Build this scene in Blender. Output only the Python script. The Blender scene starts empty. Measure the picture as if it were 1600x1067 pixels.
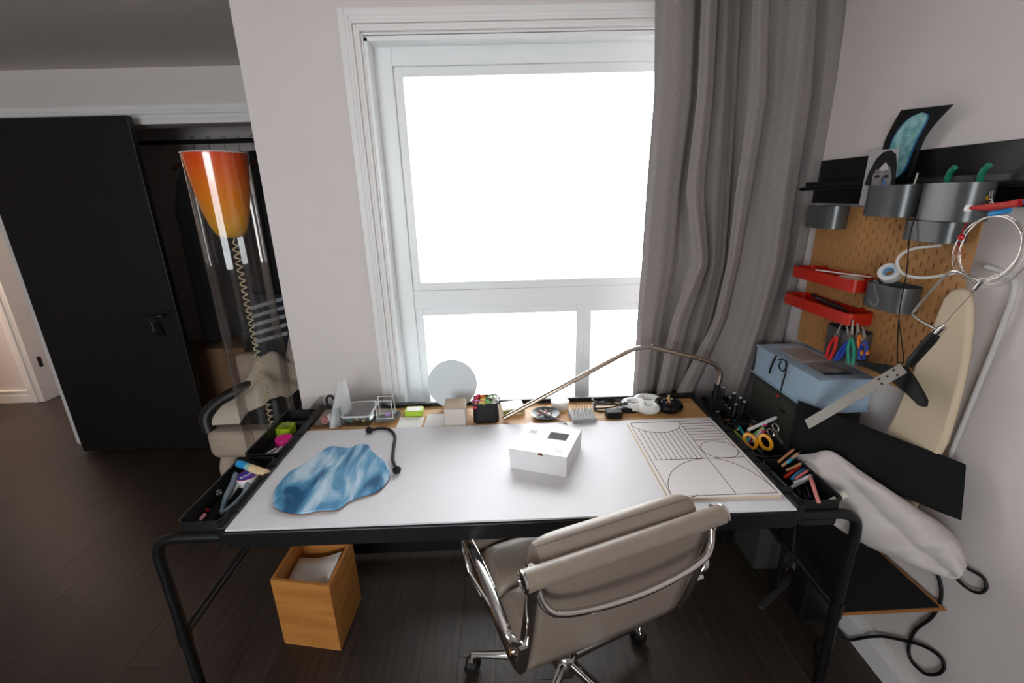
import bpy, bmesh, math, random
from mathutils import Vector, Matrix
random.seed(7)
S = bpy.context.scene
COL = S.collection
R = math.radians
PI = math.pi

# ------------------------------------------------------------------ camera
CAM = Vector((0, 0, 1.6)); FPX = 711.0
_t, _r, _y = R(17.7), R(1.5), R(0.9)
FW = Vector((math.sin(_y)*math.cos(_t), math.cos(_y)*math.cos(_t), -math.sin(_t)))
_rt = Vector((math.cos(_y), -math.sin(_y), 0)); _up = _rt.cross(FW)
RT = _rt*math.cos(_r) - _up*math.sin(_r)
UP = _up*math.cos(_r) + _rt*math.sin(_r)
cd = bpy.data.cameras.new('camera'); cam = bpy.data.objects.new('camera', cd); COL.objects.link(cam)
cd.sensor_width = 36; cd.lens = FPX/1600*36; cd.clip_start = .02
cam.matrix_world = Matrix(((RT.x, UP.x, -FW.x, CAM.x), (RT.y, UP.y, -FW.y, CAM.y), (RT.z, UP.z, -FW.z, CAM.z), (0, 0, 0, 1)))
S.camera = cam
def ray(x, y): return RT*((x-800)/FPX) + UP*((533.5-y)/FPX) + FW
def PX(x, y, X): d = ray(x, y); return CAM + d*((X-CAM.x)/d.x)      # pixel -> point on plane X=
def PY(x, y, Y): d = ray(x, y); return CAM + d*((Y-CAM.y)/d.y)
def PZ(x, y, Z): d = ray(x, y); return CAM + d*((Z-CAM.z)/d.z)

# ------------------------------------------------------------------ light
W = bpy.data.worlds.new('world'); S.world = W; W.use_nodes = True
bg = W.node_tree.nodes['Background']; bg.inputs[0].default_value = (.95, .975, 1, 1); bg.inputs[1].default_value = 11
S.view_settings.view_transform = 'Standard'; S.view_settings.look = 'None'; S.view_settings.gamma = 1
S.view_settings.use_curve_mapping = False
S.view_settings.exposure = 0.2
YW = 1.97            # face of the window wall
XR = 1.255           # face of the right wall
YB = -2.1            # wall behind the camera
ZC = 2.34            # ceiling
def portal(name, loc, rot, sx, sy):
    l = bpy.data.lights.new(name, 'AREA'); l.shape = 'RECTANGLE'; l.size = sx; l.size_y = sy; l.cycles.is_portal = True
    o = bpy.data.objects.new(name, l); COL.objects.link(o); o.location = loc; o.rotation_euler = rot
portal('window_daylight_portal', (.33, YW+.16, 1.33), (R(-90), 0, 0), 1.62, 1.68)
portal('window_rear_offscreen', (-1.1, YB-.12, 1.5), (R(90), 0, 0), 1.8, 1.4)
def point(name, loc, e, col, r=.12):
    l = bpy.data.lights.new(name, 'POINT'); l.energy = e; l.color = col; l.shadow_soft_size = r
    o = bpy.data.objects.new(name, l); COL.objects.link(o); o.location = loc
point('hall_lamp_offscreen', (-5.0, 3.3, 2.15), 42, (1, .84, .66))

# ------------------------------------------------------------------ materials
def lin(h):
    if isinstance(h, str):
        v = [int(h[i:i+2], 16)/255 for i in (0, 2, 4)]
        return tuple(c/12.92 if c <= .04045 else ((c+.055)/1.055)**2.4 for c in v)
    return h
_m = {}
def mat(name, col, rough=.5, metal=0, noise=0, nscale=8, bump=0, bscale=200, col2=None, stretch=None, trans=0, ior=1.45, alpha=1, sheen=0, coat=0, emit=0):
    if name in _m: return _m[name]
    m = bpy.data.materials.new(name); m.use_nodes = True; nt = m.node_tree; b = nt.nodes['Principled BSDF']
    c = lin(col); b.inputs['Base Color'].default_value = (*c, 1); b.inputs['Roughness'].default_value = rough
    b.inputs['Metallic'].default_value = metal; b.inputs['IOR'].default_value = ior
    if trans: b.inputs['Transmission Weight'].default_value = trans
    if alpha < 1: b.inputs['Alpha'].default_value = alpha
    if sheen: b.inputs['Sheen Weight'].default_value = sheen
    if coat: b.inputs['Coat Weight'].default_value = coat; b.inputs['Coat Roughness'].default_value = .08
    if noise or bump or col2:
        tc = nt.nodes.new('ShaderNodeTexCoord'); mp = nt.nodes.new('ShaderNodeMapping')
        nt.links.new(tc.outputs['Object'], mp.inputs['Vector'])
        if stretch: mp.inputs['Scale'].default_value = stretch
    if noise or col2:
        n = nt.nodes.new('ShaderNodeTexNoise'); n.inputs['Scale'].default_value = nscale; n.inputs['Detail'].default_value = 6
        nt.links.new(mp.outputs[0], n.inputs['Vector'])
        cr = nt.nodes.new('ShaderNodeValToRGB'); c2 = lin(col2) if col2 else tuple(x*(1-noise) for x in c)
        cr.color_ramp.elements[0].position = .35; cr.color_ramp.elements[1].position = .65
        cr.color_ramp.elements[0].color = (*c2, 1); cr.color_ramp.elements[1].color = (*c, 1)
        nt.links.new(n.outputs[0], cr.inputs[0]); nt.links.new(cr.outputs[0], b.inputs['Base Color'])
    if bump:
        n2 = nt.nodes.new('ShaderNodeTexNoise'); n2.inputs['Scale'].default_value = bscale; n2.inputs['Detail'].default_value = 3
        nt.links.new(mp.outputs[0], n2.inputs['Vector'])
        bp = nt.nodes.new('ShaderNodeBump'); bp.inputs['Strength'].default_value = bump; bp.inputs['Distance'].default_value = .003
        nt.links.new(n2.outputs[0], bp.inputs['Height']); nt.links.new(bp.outputs[0], b.inputs['Normal'])
    _m[name] = m; return m
def clear(name, tint=(.97, .98, .98), gl=.1, rough=.02, fr=1):      # thin clear plastic / pane glass
    if name in _m: return _m[name]
    m = bpy.data.materials.new(name); m.use_nodes = True; nt = m.node_tree; nt.nodes.clear()
    o = nt.nodes.new('ShaderNodeOutputMaterial'); t = nt.nodes.new('ShaderNodeBsdfTransparent'); g = nt.nodes.new('ShaderNodeBsdfGlossy')
    t.inputs[0].default_value = (*tint, 1); g.inputs['Roughness'].default_value = rough
    lw = nt.nodes.new('ShaderNodeFresnel'); lw.inputs[0].default_value = 1.35
    ad = nt.nodes.new('ShaderNodeMath'); ad.operation = 'ADD'; ad.inputs[1].default_value = gl*.2
    ml = nt.nodes.new('ShaderNodeMath'); ml.operation = 'MULTIPLY'; ml.inputs[1].default_value = fr
    nt.links.new(lw.outputs[0], ml.inputs[0]); nt.links.new(ml.outputs[0], ad.inputs[0])
    mx = nt.nodes.new('ShaderNodeMixShader'); nt.links.new(ad.outputs[0], mx.inputs[0]); nt.links.new(t.outputs[0], mx.inputs[1]); nt.links.new(g.outputs[0], mx.inputs[2])
    nt.links.new(mx.outputs[0], o.inputs[0]); _m[name] = m; return m

M_wall = mat('wall_paint', 'dcd3d0', .75, noise=.03, nscale=3, bump=.05, bscale=60)
M_ceil = mat('ceiling_paint', 'dcd3d0', .9, noise=.03)
M_trim = mat('trim_white', 'e9e6e4', .4)
M_sash = mat('sash_white', 'eef0f0', .35)
M_pane = clear('window_glass', (.98, .99, .99), .1)
M_cl = clear('clear_plastic', (.95, .97, .97), .5, .05, .5)
M_acr = clear('acrylic_tube', (.95, .94, .92), .25, .02, .5)
M_blk = mat('black_steel', '0f1012', .38, 0, noise=.2)
M_blkp = mat('black_plastic', '131416', .45)
M_chrome = mat('chrome', 'd8d6d2', .07, 1)
M_steel = mat('brushed_steel', 'b7b3ac', .3, 1)
M_white = mat('white_board', 'dcdbdd', .45, noise=.04, nscale=5)
M_ply = mat('plywood', 'c79a66', .5, col2='b5854f', nscale=6, stretch=(1, 8, 8))
M_paper = mat('paper', 'f0ece8', .8)
M_leather = mat('tan_leather', '8f8175', .38, noise=.06, nscale=30, bump=.15, bscale=500)
M_floor = [mat('dark_oak_%d' % i, c, .36, col2=c2, nscale=5, stretch=(14, 1.2, 14), bump=.25, bscale=40) for i, (c, c2) in enumerate((('3d322b', '2c2520'), ('413630', '302823'), ('392f29', '29221e')))]
M_door = mat('black_door', '1c1817', .45, col2='15110f', nscale=4, stretch=(10, 10, .8))
M_fab = mat('black_fabric', '0b0b0c', .95, bump=.3, bscale=300)
M_bag = mat('white_cotton', 'cdc5c1', .9, noise=.1, nscale=10, bump=.3, bscale=25)
M_curt = mat('grey_linen', '9a928f', .9, col2='807876', nscale=350, bump=.3, bscale=600)
M_beige = mat('beige_cloth', 'b7a594', .9, noise=.15, nscale=12, bump=.3, bscale=40)
M_cream = mat('cream_cotton', 'd8c5a8', .85, noise=.05)
M_red = mat('red_metal', 'b8220f', .35)
M_grey = mat('grey_metal', '4f5152', .4, .4)
M_cup = mat('cup_grey_metal', '5f6162', .35, .5)
M_blue = mat('blue_card', 'a6bccf', .6, noise=.05)
M_brown = mat('dark_wood', '3a1c12', .5)
M_rubber = mat('black_rubber', '0a0a0a', .55)
M_wirew = mat('white_cable', 'd9d5d0', .5)
M_orange = mat('orange_wood', 'bd8040', .5, col2='ab6e30', nscale=5, stretch=(1, 1, 6))

# ------------------------------------------------------------------ mesh helpers
class MB:
    def __init__(s): s.v = []; s.f = []
    def add(s, vs, fs):
        o = len(s.v); s.v += [tuple(v) for v in vs]; s.f += [tuple(o+i for i in f) for f in fs]; return s
    def box(s, x0, x1, y0, y1, z0, z1):
        return s.add([(x0,y0,z0),(x1,y0,z0),(x1,y1,z0),(x0,y1,z0),(x0,y0,z1),(x1,y0,z1),(x1,y1,z1),(x0,y1,z1)],
                     [(3,2,1,0),(4,5,6,7),(0,1,5,4),(1,2,6,5),(2,3,7,6),(3,0,4,7)])
    def quadbox(s, a, b, c, d, n):     # slab: four corners and an offset vector
        a, b, c, d, n = map(Vector, (a, b, c, d, n))
        return s.add([a, b, c, d, a+n, b+n, c+n, d+n], [(3,2,1,0),(4,5,6,7),(0,1,5,4),(1,2,6,5),(2,3,7,6),(3,0,4,7)])
    def tube(s, pts, r, seg=10, r2=None, cap=True, closed=False, flat=None):
        # sweep; r number or list; flat=(axis vector, ratio) squashes the section along the binormal
        pts = [Vector(p) for p in pts]; n = len(pts); base = len(s.v)
        rs = r if isinstance(r, (list, tuple)) else [r]*n
        up = None
        for i, p in enumerate(pts):
            if closed: t = pts[(i+1) % n]-pts[i-1]
            else: t = pts[min(i+1, n-1)]-pts[max(i-1, 0)]
            t = t.normalized() if t.length > 1e-9 else Vector((0, 0, 1))
            if up is None:
                up = Vector((0, 0, 1)) if abs(t.z) < .9 else Vector((1, 0, 0))
                if flat: up = Vector(flat[0])
            if flat: up = Vector(flat[0])
            u = (up - t*up.dot(t)); u = u.normalized() if u.length > 1e-6 else t.orthogonal().normalized()
            w = t.cross(u); up = u
            for k in range(seg):
                a = 2*PI*k/seg
                s.v.append(tuple(p + u*(math.cos(a)*rs[i]) + w*(math.sin(a)*rs[i]*(flat[1] if flat else 1))))
        for i in range(n if closed else n-1):
            j = (i+1) % n
            for k in range(seg):
                l = (k+1) % seg
                s.f.append((base+i*seg+k, base+i*seg+l, base+j*seg+l, base+j*seg+k))
        if cap and not closed:
            s.f.append(tuple(base+k for k in range(seg))[::-1]); s.f.append(tuple(base+(n-1)*seg+k for k in range(seg)))
        return s
    def lathe(s, prof, c=(0, 0, 0), seg=24, ax='z', sx=1, sy=1):
        base = len(s.v); n = len(prof); c = Vector(c)
        for (r, h) in prof:
            for k in range(seg):
                a = 2*PI*k/seg; x, y = r*math.cos(a)*sx, r*math.sin(a)*sy
                s.v.append(tuple(c + (Vector((x, y, h)) if ax == 'z' else Vector((h, x, y)) if ax == 'x' else Vector((y, h, x)))))
        for i in range(n-1):
            for k in range(seg):
                l = (k+1) % seg; s.f.append((base+i*seg+k, base+i*seg+l, base+(i+1)*seg+l, base+(i+1)*seg+k))
        if prof[0][0] > 1e-6: s.f.append(tuple(base+k for k in range(seg))[::-1])
        if prof[-1][0] > 1e-6: s.f.append(tuple(base+(n-1)*seg+k for k in range(seg)))
        return s
    def prism(s, poly, n):             # polygon (3d points) extruded by n
        n = Vector(n); k = len(poly); p = [Vector(q) for q in poly]
        o = len(s.v); s.v += [tuple(q) for q in p]+[tuple(q+n) for q in p]
        s.f.append(tuple(o+i for i in range(k))[::-1]); s.f.append(tuple(o+k+i for i in range(k)))
        for i in range(k): j = (i+1) % k; s.f.append((o+i, o+j, o+k+j, o+k+i))
        return s
    def sheet(s, rows, thick=None):    # grid of points; optional thickness vector function
        o = len(s.v); nr, nc = len(rows), len(rows[0])
        for r in rows: s.v += [tuple(p) for p in r]
        for i in range(nr-1):
            for j in range(nc-1): s.f.append((o+i*nc+j, o+i*nc+j+1, o+(i+1)*nc+j+1, o+(i+1)*nc+j))
        return s
    def mesh(s, name, smooth=False):
        me = bpy.data.meshes.new(name); me.from_pydata(s.v, [], s.f)
        bm = bmesh.new(); bm.from_mesh(me); bmesh.ops.recalc_face_normals(bm, faces=bm.faces); bm.to_mesh(me); bm.free()
        if smooth:
            me.polygons.foreach_set('use_smooth', [True]*len(me.polygons))
            me.set_sharp_from_angle(angle=R(40))
        return me
def build(name, mb, m, parent=None, smooth=True, bevel=0, subsurf=0, solid=0, local=False):
    o = bpy.data.objects.new(name, mb if isinstance(mb, bpy.types.Mesh) else mb.mesh(name, smooth)); COL.objects.link(o)
    o.data.materials.append(m)
    if parent:
        o.parent = parent
        if not local:
            p = parent; off = Vector()
            while p: off += p.location; p = p.parent
            o.location = -off
    if solid: md = o.modifiers.new('solid', 'SOLIDIFY'); md.thickness = solid; md.offset = 0
    if bevel: md = o.modifiers.new('bevel', 'BEVEL'); md.width = bevel; md.segments = 2; md.limit_method = 'ANGLE'
    if subsurf: md = o.modifiers.new('sub', 'SUBSURF'); md.levels = subsurf; md.render_levels = subsurf
    return o
def tag(o, label, cat, group=None):
    o['label'] = label; o['category'] = cat
    if group: o['group'] = group
    return o
def thing(name, label, cat, loc=(0, 0, 0), group=None):
    o = bpy.data.objects.new(name, None); COL.objects.link(o); o.location = loc; o.empty_display_size = .05
    return tag(o, label, cat, group)
def struct(o): o['kind'] = 'structure'; return o
def sroot(name):
    o = bpy.data.objects.new(name, None); COL.objects.link(o); return struct(o)
def rrect(x0, x1, y0, y1, r, z, n=5):
    pts = []
    for cx, cy, a0 in ((x1-r, y1-r, 0), (x0+r, y1-r, 90), (x0+r, y0+r, 180), (x1-r, y0+r, 270)):
        for k in range(n+1): a = R(a0+90*k/n); pts.append(Vector((cx+r*math.cos(a), cy+r*math.sin(a), z)))
    return pts
def smoothpts(pts, n=6):               # Catmull-Rom
    P = [Vector(p) for p in pts]; out = []
    for i in range(len(P)-1):
        p0, p1, p2, p3 = P[max(i-1, 0)], P[i], P[i+1], P[min(i+2, len(P)-1)]
        for k in range(n):
            t = k/n; out.append(.5*((2*p1)+(p2-p0)*t+(2*p0-5*p1+4*p2-p3)*t*t+(3*p1-p0-3*p2+p3)*t**3))
    out.append(P[-1]); return out
def tray(mb, x0, x1, y0, y1, z0, z1, r=.012, t=.003):   # open rounded container
    a, b = rrect(x0, x1, y0, y1, r, z0), rrect(x0, x1, y0, y1, r, z1)
    c, d = rrect(x0+t, x1-t, y0+t, y1-t, max(r-t, .002), z1), rrect(x0+t, x1-t, y0+t, y1-t, max(r-t, .002), z0+t)
    o = len(mb.v); n = len(a)
    for q in (a, b, c, d): mb.v += [tuple(p) for p in q]
    for L in range(3):
        for i in range(n): j = (i+1) % n; mb.f.append((o+L*n+i, o+L*n+j, o+(L+1)*n+j, o+(L+1)*n+i))
    mb.f.append(tuple(o+i for i in range(n))[::-1]); mb.f.append(tuple(o+3*n+i for i in range(n)))
    return mb
def text(name, s, size, loc, rot, m, parent):
    c = bpy.data.curves.new(name, 'FONT'); c.body = s; c.size = size; c.align_x = 'CENTER'; c.align_y = 'CENTER'; c.extrude = .0003
    t = bpy.data.objects.new(name, c); COL.objects.link(t); dg = bpy.context.evaluated_depsgraph_get(); dg.update()
    me = bpy.data.meshes.new_from_object(t.evaluated_get(dg)); bpy.data.objects.remove(t)
    me.transform(Matrix.Translation(loc) @ rot)
    return build(name, me, m, parent)

# ================================================================== structure
# floor of planks running away from the camera
fl = sroot('floor'); XC_ = PY(357, 0, YW).x+.05
sub = build('subfloor', MB().box(-6.6, 1.5, -2.2, 2.1, -.05, -.016).box(-6.6, XC_, 2.1, 4.2, -.05, -.016), mat('subfloor_dark', '0c0a09', .8), fl, smooth=False)
PW = .135; pm = MB().box(0, PW-.001, 0, 1, -.016, 0).mesh('plank')
pms = []
for m in M_floor:
    c = pm.copy(); c.materials.append(m); pms.append(c)
for i in range(60):
    x = -6.55+i*PW; y = -2.15-random.random()*1.2
    if x > 1.3: break
    while y < 4.1:
        L = 1.3+random.random()*1.1; y1 = min(y+L, 4.15 if x < XC_-.1 else 2.0); y0 = max(y, -2.15)
        if y1-y0 > .05 and not (x < -4.6 and y1 < .5):
            o = bpy.data.objects.new('plank', random.choice(pms)); COL.objects.link(o); o.parent = fl
            o.location = (x, y0, 0); o.scale = (1, y1-y0-.002, 1)
        y = y1
        if x >= XC_-.1 and y > 1.99: break
# walls
ow0, ow1, oz0, oz1 = PY(569, 60, YW).x, 1.145, .52, PY(569, 60, YW).z
XC = PY(357, 0, YW).x                                    # outside corner of the window wall
w = MB(); T = .16
w.box(XC, ow0, YW, YW+T, 0, ZC); w.box(ow1, XR+.1, YW, YW+T, 0, ZC); w.box(ow0, ow1, YW, YW+T, 0, oz0); w.box(ow0, ow1, YW, YW+T, oz1, ZC)
struct(build('wall_window', w, M_wall, smooth=False))
struct(build('wall_return', MB().box(XC, XC+.1, YW+T, 4.1, 0, ZC), M_wall, smooth=False))
struct(build('wall_right', MB().box(XR, XR+.12, YB, YW, 0, ZC), M_wall, smooth=False))
w = MB(); w.box(-4.7, -2.0, YB-.16, YB, 0, ZC); w.box(-2.0, -.2, YB-.16, YB, 0, .8); w.box(-2.0, -.2, YB-.16, YB, 2.2, ZC); w.box(-.2, XR+.12, YB-.16, YB, 0, ZC)
struct(build('wall_rear', w, M_wall, smooth=False))
struct(build('wall_left', MB().box(-4.8, -4.7, YB, 2.95, 0, ZC), M_wall, smooth=False))
struct(build('ceiling', MB().box(-6.6, XR+.12, YB-.16, YW+.16, ZC, ZC+.08).box(-6.6, XC+.1, YW+.16, 4.2, ZC, ZC+.08), M_ceil, smooth=False))
# far wall with closet opening and doorway
YC = 2.95; hz = 2.045
w = MB(); w.box(-4.8, -3.92, YC, YC+.12, 0, ZC); w.box(-3.92, XC, YC, YC+.12, hz, ZC); w.box(-3.03, -2.93, YC, YC+.12, 0, hz)
struct(build('wall_closet', w, M_wall, smooth=False))
w = MB(); w.box(-2.93, XC, 3.6, 3.66, 0, ZC); w.box(-2.97, -2.93, YC+.12, 4.1, 0, ZC)
struct(build('wall_closet_inside', w, M_wall, smooth=False))
struct(build('wall_hall', MB().box(-6.6, -4.03, 3.72, 3.82, 0, ZC), M_wall, smooth=False))
struct(build('wall_hall_front', MB().box(-6.6, -4.8, YC, YC+.12, 0, ZC), M_wall, smooth=False))
struct(build('wall_hall_end', MB().box(-6.6, -6.5, 2.9, 3.72, 0, ZC), M_wall, smooth=False))
struct(build('wall_hall_back', MB().box(-4.03, -2.9, 4.1, 4.2, 0, ZC), M_wall, smooth=False))
# header moulding over closet and doorway
t = MB()
for z0, z1, d in ((2.045, 2.075, .030), (2.075, 2.098, .022), (2.098, 2.12, .03), (2.12, 2.15, .016)): t.box(-4.1, XC-.002, YC-d, YC, z0, z1)
struct(build('trim_1', t, M_trim, smooth=False, bevel=.003))
t = MB(); t.box(-3.03, -2.90, YC-.03, YC, 0, hz); t.box(-3.06, -3.03, YC-.018, YC+.14, 0, hz)
struct(build('trim_2', t, M_trim, smooth=False, bevel=.003))
# hall trim and baseboard
t = MB()
for x0, x1, d in ((-4.13, -4.10, .022), (-4.10, -4.06, .03), (-4.06, -4.03, .02)): t.box(x0, x1, 3.72-d, 3.72, 0, 2.1)
t.box(-4.03, -4.01, 3.70, 4.1, 0, 2.1)
h3 = struct(build('trim_3', t, M_trim, smooth=False, bevel=.003))
build('hinge', MB().box(-4.012, -4.004, 3.76, 3.79, .30, .39), M_blk, h3, smooth=False)
t = MB(); t.box(-6.5, -4.13, 3.70, 3.72, 0, .07); t.box(-6.5, -4.13, 3.706, 3.72, .07, .095); t.box(-6.5, -4.13, 3.70, 3.72, .095, .11)
struct(build('baseboard_hall', t, M_trim, smooth=False))
# right baseboard
t = MB()
for z0, z1, d in ((0, .075, .015), (.075, .09, .019), (.09, .108, .012), (.108, .128, .008)): t.box(XR-d, XR, YB, YW, z0, z1)
struct(build('baseboard_right', t, M_trim, smooth=False, bevel=.002))
struct(build('baseboard_window', MB().box(XC, XR-.02, YW-.014, YW, 0, .12), M_trim, smooth=False))
# window
win = sroot('window_1')
c = MB(); cx0, cz1 = PY(526, 14, YW).x, PY(526, 14, YW).z
cw = ow0-cx0
prof = ((0, .30, .014), (.30, .48, .02), (.48, .62, .03), (.62, .74, .022), (.74, .9, .03), (.9, 1.0, .016))
for a, b, d in prof:
    xa, xb = cx0+a*cw, cx0+b*cw; za, zb = cz1-a*cw, cz1-b*cw
    c.box(xa, xb, YW-d, YW, oz0-.05, za); c.box(xb, ow1+.1-a*.08, YW-d, YW, zb, za)
    ra, rb = ow1+.1-a*.1, ow1+.1-b*.1; c.box(rb, ra, YW-d, YW, oz0-.05, za)
build('casing', c, M_trim, win, smooth=False, bevel=.003)
YG = YW+.1
j = MB(); j.box(ow0-.004, ow0+.012, YW-.01, YG+.05, oz0, oz1); j.box(ow1-.012, ow1+.004, YW-.01, YG+.05, oz0, oz1); j.box(ow0, ow1, YW-.01, YG+.05, oz1-.012, oz1+.004)
build('jamb', j, M_sash, win, smooth=False)
build('window_sill', MB().box(ow0-.04, ow1+.02, YW-.05, YG+.05, oz0-.03, oz0), M_trim, win, smooth=False, bevel=.004)
sx0 = PY(614, 105, YG-.02).x; gx0 = PY(630, 119, YG-.01).x; sz1 = PY(614, 105, YG-.02).z; gz1 = PY(630, 119, YG-.01).z
r0, r1 = PY(700, 481, YG-.02).z, PY(700, 453, YG-.02).z
f = MB()                                                # fixed frame
f.box(ow0, sx0, YG-.035, YG+.04, oz0, oz1); f.box(ow1-(sx0-ow0), ow1, YG-.035, YG+.04, oz0, oz1)
f.box(sx0, ow1-(sx0-ow0), YG-.035, YG+.04, sz1, oz1); f.box(sx0, ow1-(sx0-ow0), YG-.035, YG+.04, oz0, oz0+.05)
f.box(sx0, ow1-(sx0-ow0), YG-.03, YG+.04, r0, r1)
build('window_frame', f, M_sash, win, smooth=False, bevel=.003)
sx1 = ow1-(sx0-ow0); fw_ = gx0-sx0
def sash(x0, x1, z0, z1, b):
    s_ = MB(); s_.box(x0, x0+b, YG-.02, YG+.02, z0, z1); s_.box(x1-b, x1, YG-.02, YG+.02, z0, z1); s_.box(x0+b, x1-b, YG-.02, YG+.02, z1-b, z1); s_.box(x0+b, x1-b, YG-.02, YG+.02, z0, z0+b)
    o = build('sash', s_, M_sash, win, smooth=False, bevel=.002)
    build('pane', MB().box(x0+b, x1-b, YG-.002, YG+.002, z0+b, z1-b), M_pane, o, smooth=False)
sash(sx0, sx1, r1, sz1, fw_)
mx = PY(911, 550, YG-.02).x
sash(sx0, mx, oz0+.05, r0, fw_); sash(mx, sx1, oz0+.05, r0, fw_)
# rear window (behind the camera)
rw = sroot('window_2'); f = MB()
for x in (-2.0, -1.125, -.25): f.box(x, x+.05, YB-.1, YB-.04, .8, 2.2)
f.box(-2.0, -.2, YB-.1, YB-.04, .8, .86); f.box(-2.0, -.2, YB-.1, YB-.04, 2.14, 2.2)
build('window_frame', f, M_sash, rw, smooth=False)
for x0, x1 in ((-1.95, -1.125), (-1.075, -.25)): build('pane', MB().box(x0, x1, YB-.072, YB-.068, .86, 2.14), M_pane, rw, smooth=False)

# ================================================================== door, closet
dr = struct(build('door_1', MB().box(-2.9, -2.035, 2.80, 2.84, .012, 2.075), M_door, smooth=False, bevel=.003))
hd = MB(); hd.lathe([(.026, 0), (.026, .008)], (-2.1, 2.79, .955), ax='y'); hd.tube([(-2.1, 2.795, .955), (-2.1, 2.745, .955), (-2.115, 2.738, .955), (-2.235, 2.738, .95)], .009)
build('door_handle', hd, M_blkp, dr)
k = thing('key_ring', 'small key ring with dark tag hanging from the black door handle', 'keys', (-2.15, 2.735, .85))
build('ring', MB().tube([(-2.155+.012*math.cos(a*PI/8), 2.738, .935+.018*math.sin(a*PI/8)) for a in range(16)], .0015, 6, closed=True), M_steel, k)
build('key', MB().box(-2.162, -2.152, 2.735, 2.738, .86, .92), M_steel, k)
build('leather_tag', MB().quadbox((-2.15, 2.735, .83), (-2.125, 2.735, .82), (-2.135, 2.735, .915), (-2.15, 2.735, .915), (0, .006, 0)), M_fab, k)
rod = build('closet_rod', MB().tube([(-2.93, 3.28, 1.99), (XC-.001, 3.28, 1.99)], .014), M_blk); tag(rod, 'black clothes rod running along the top of the closet', 'clothes rod')
def garment(x, w, L, m, label, ang=70, zt=1.93, y=3.28, lean=0):
    rt = thing('hanging_garment', label, 'clothing', (x, y, zt-L), 'clothes in the dark closet')
    rows = []
    a = R(ang); dx, dy = math.cos(a), math.sin(a)
    for i in range(9):
        v = i/8; row = []
        for j_ in range(25):
            q = j_/24*2*PI; hw = w*(.28+.72*min(1, v*6))*(1+.15*v); th = .02+.02*min(1, v*4)
            u = math.cos(q)*hw*.5; n_ = math.sin(q)*th*(1+.35*math.sin(u*60+x*9))
            row.append((x+u*dx-n_*dy, y+u*dy*.9+n_*dx, zt-.0-v*L-abs(u)*.25*(1-v)))
        rows.append(row)
    build('cloth_body', MB().sheet(rows), m, rt)
    h = MB(); h.tube(smoothpts([(x, y, zt-.03), (x, y, zt+.04), (x+.015, y, zt+.075), (x, y, zt+.09), (x-.015, y, zt+.07)]), .003, 6)
    build('hook', h, M_steel, rt)
    hb = MB(); hb.tube([(x-w*.42*dx, y-w*.42*dy*.9, zt-.115), (x, y, zt-.02), (x+w*.42*dx, y+w*.42*dy*.9, zt-.115)], .012, 8)
    build('hanger', hb, M_brown, rt)
    return rt
dk = mat('charcoal_cloth', '17171a', .95); dk2 = mat('near_black_wool', '0d0c0d', .95); bd = mat('dull_beige_wool', 'a89a88', .95)
gl = [(-2.0, dk, 1.25, 'charcoal coat hanging beside the edge of the black door'), (-1.9, dk2, 1.1, 'near black wool coat hanging second from the black door'), (-1.8, bd, .42, 'dull beige knitted top hanging among black clothes'), (-1.71, dk2, 1.3, 'long black coat hanging behind the dull beige top'),
      (-1.62, dk, 1.2, 'charcoal jacket hanging just behind the orange lamp cone'), (-1.53, dk2, 1.35, 'long near black garment hanging behind the clear lamp tube'), (-1.44, dk, 1.2, 'charcoal dress hanging behind the coiled lamp cord')]
for x_, m_, L_, lab in gl: garment(x_, .42, L_, m_, lab, ang=62)
garment(-1.3, .4, .95, dk2, 'dark top on a red brown hanger beside the wall corner', ang=40)
bx = thing('storage_carton', 'brown carton standing on the closet floor beside the door', 'box', (-2.0, 3.3, 0))
build('carton_body', MB().box(-2.35, -1.85, 3.1, 3.5, 0, .62), mat('brown_card', '7d5f45', .9, noise=.1), bx, smooth=False, bevel=.004)
build('carton_flap', MB().quadbox((-2.35, 3.1, .62), (-1.85, 3.1, .62), (-1.85, 3.3, .63), (-2.35, 3.3, .63), (0, 0, .004)), _m['brown_card'], bx, smooth=False)
bb = MB(); bb.lathe([(.0, 0), (.17, 0), (.2, .08), (.19, .25), (.12, .34), (.05, .37), (0, .37)], (-1.6, 3.2, 0), sx=1.1, sy=.8)
tag(build('black_sack', bb, M_fab), 'slumped black sack on the closet floor behind the armchair', 'bag')

# armchair with clothes
LCX, LCY = -1.155, 2.02
ac = thing('armchair', 'old beige upholstered armchair with curved dark arm beside the window wall', 'armchair', (-1.5, 2.4, 0))
build('seat', MB().prism(rrect(-1.60, -1.03, 2.14, 2.66, .08, .31), (0, 0, .15)), M_beige, ac, bevel=.03)
for x, y in ((-1.5, 2.2), (-1.1, 2.2), (-1.5, 2.6), (-1.1, 2.6)):
    build('leg', MB().tube(smoothpts([(x, y, .32), (x-.02, y-.03, .22), (x+.005, y, .1), (x-.015, y-.03, 0)]), [.045-.025*i/18 for i in range(19)], 10), M_beige, ac)
build('arm', MB().tube(smoothpts([(-1.585, 2.2, .44), (-1.60, 2.23, .53), (-1.52, 2.30, .60), (-1.36, 2.38, .64), (-1.2, 2.42, .58), (-1.1, 2.44, .46)]), .035, 10), mat('dark_leather', '191615', .45), ac)
build('backrest', MB().prism(rrect(-1.66, -1.04, 2.64, 2.74, .04, .4), (0, 0, .32)), M_beige, ac, bevel=.03)
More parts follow.
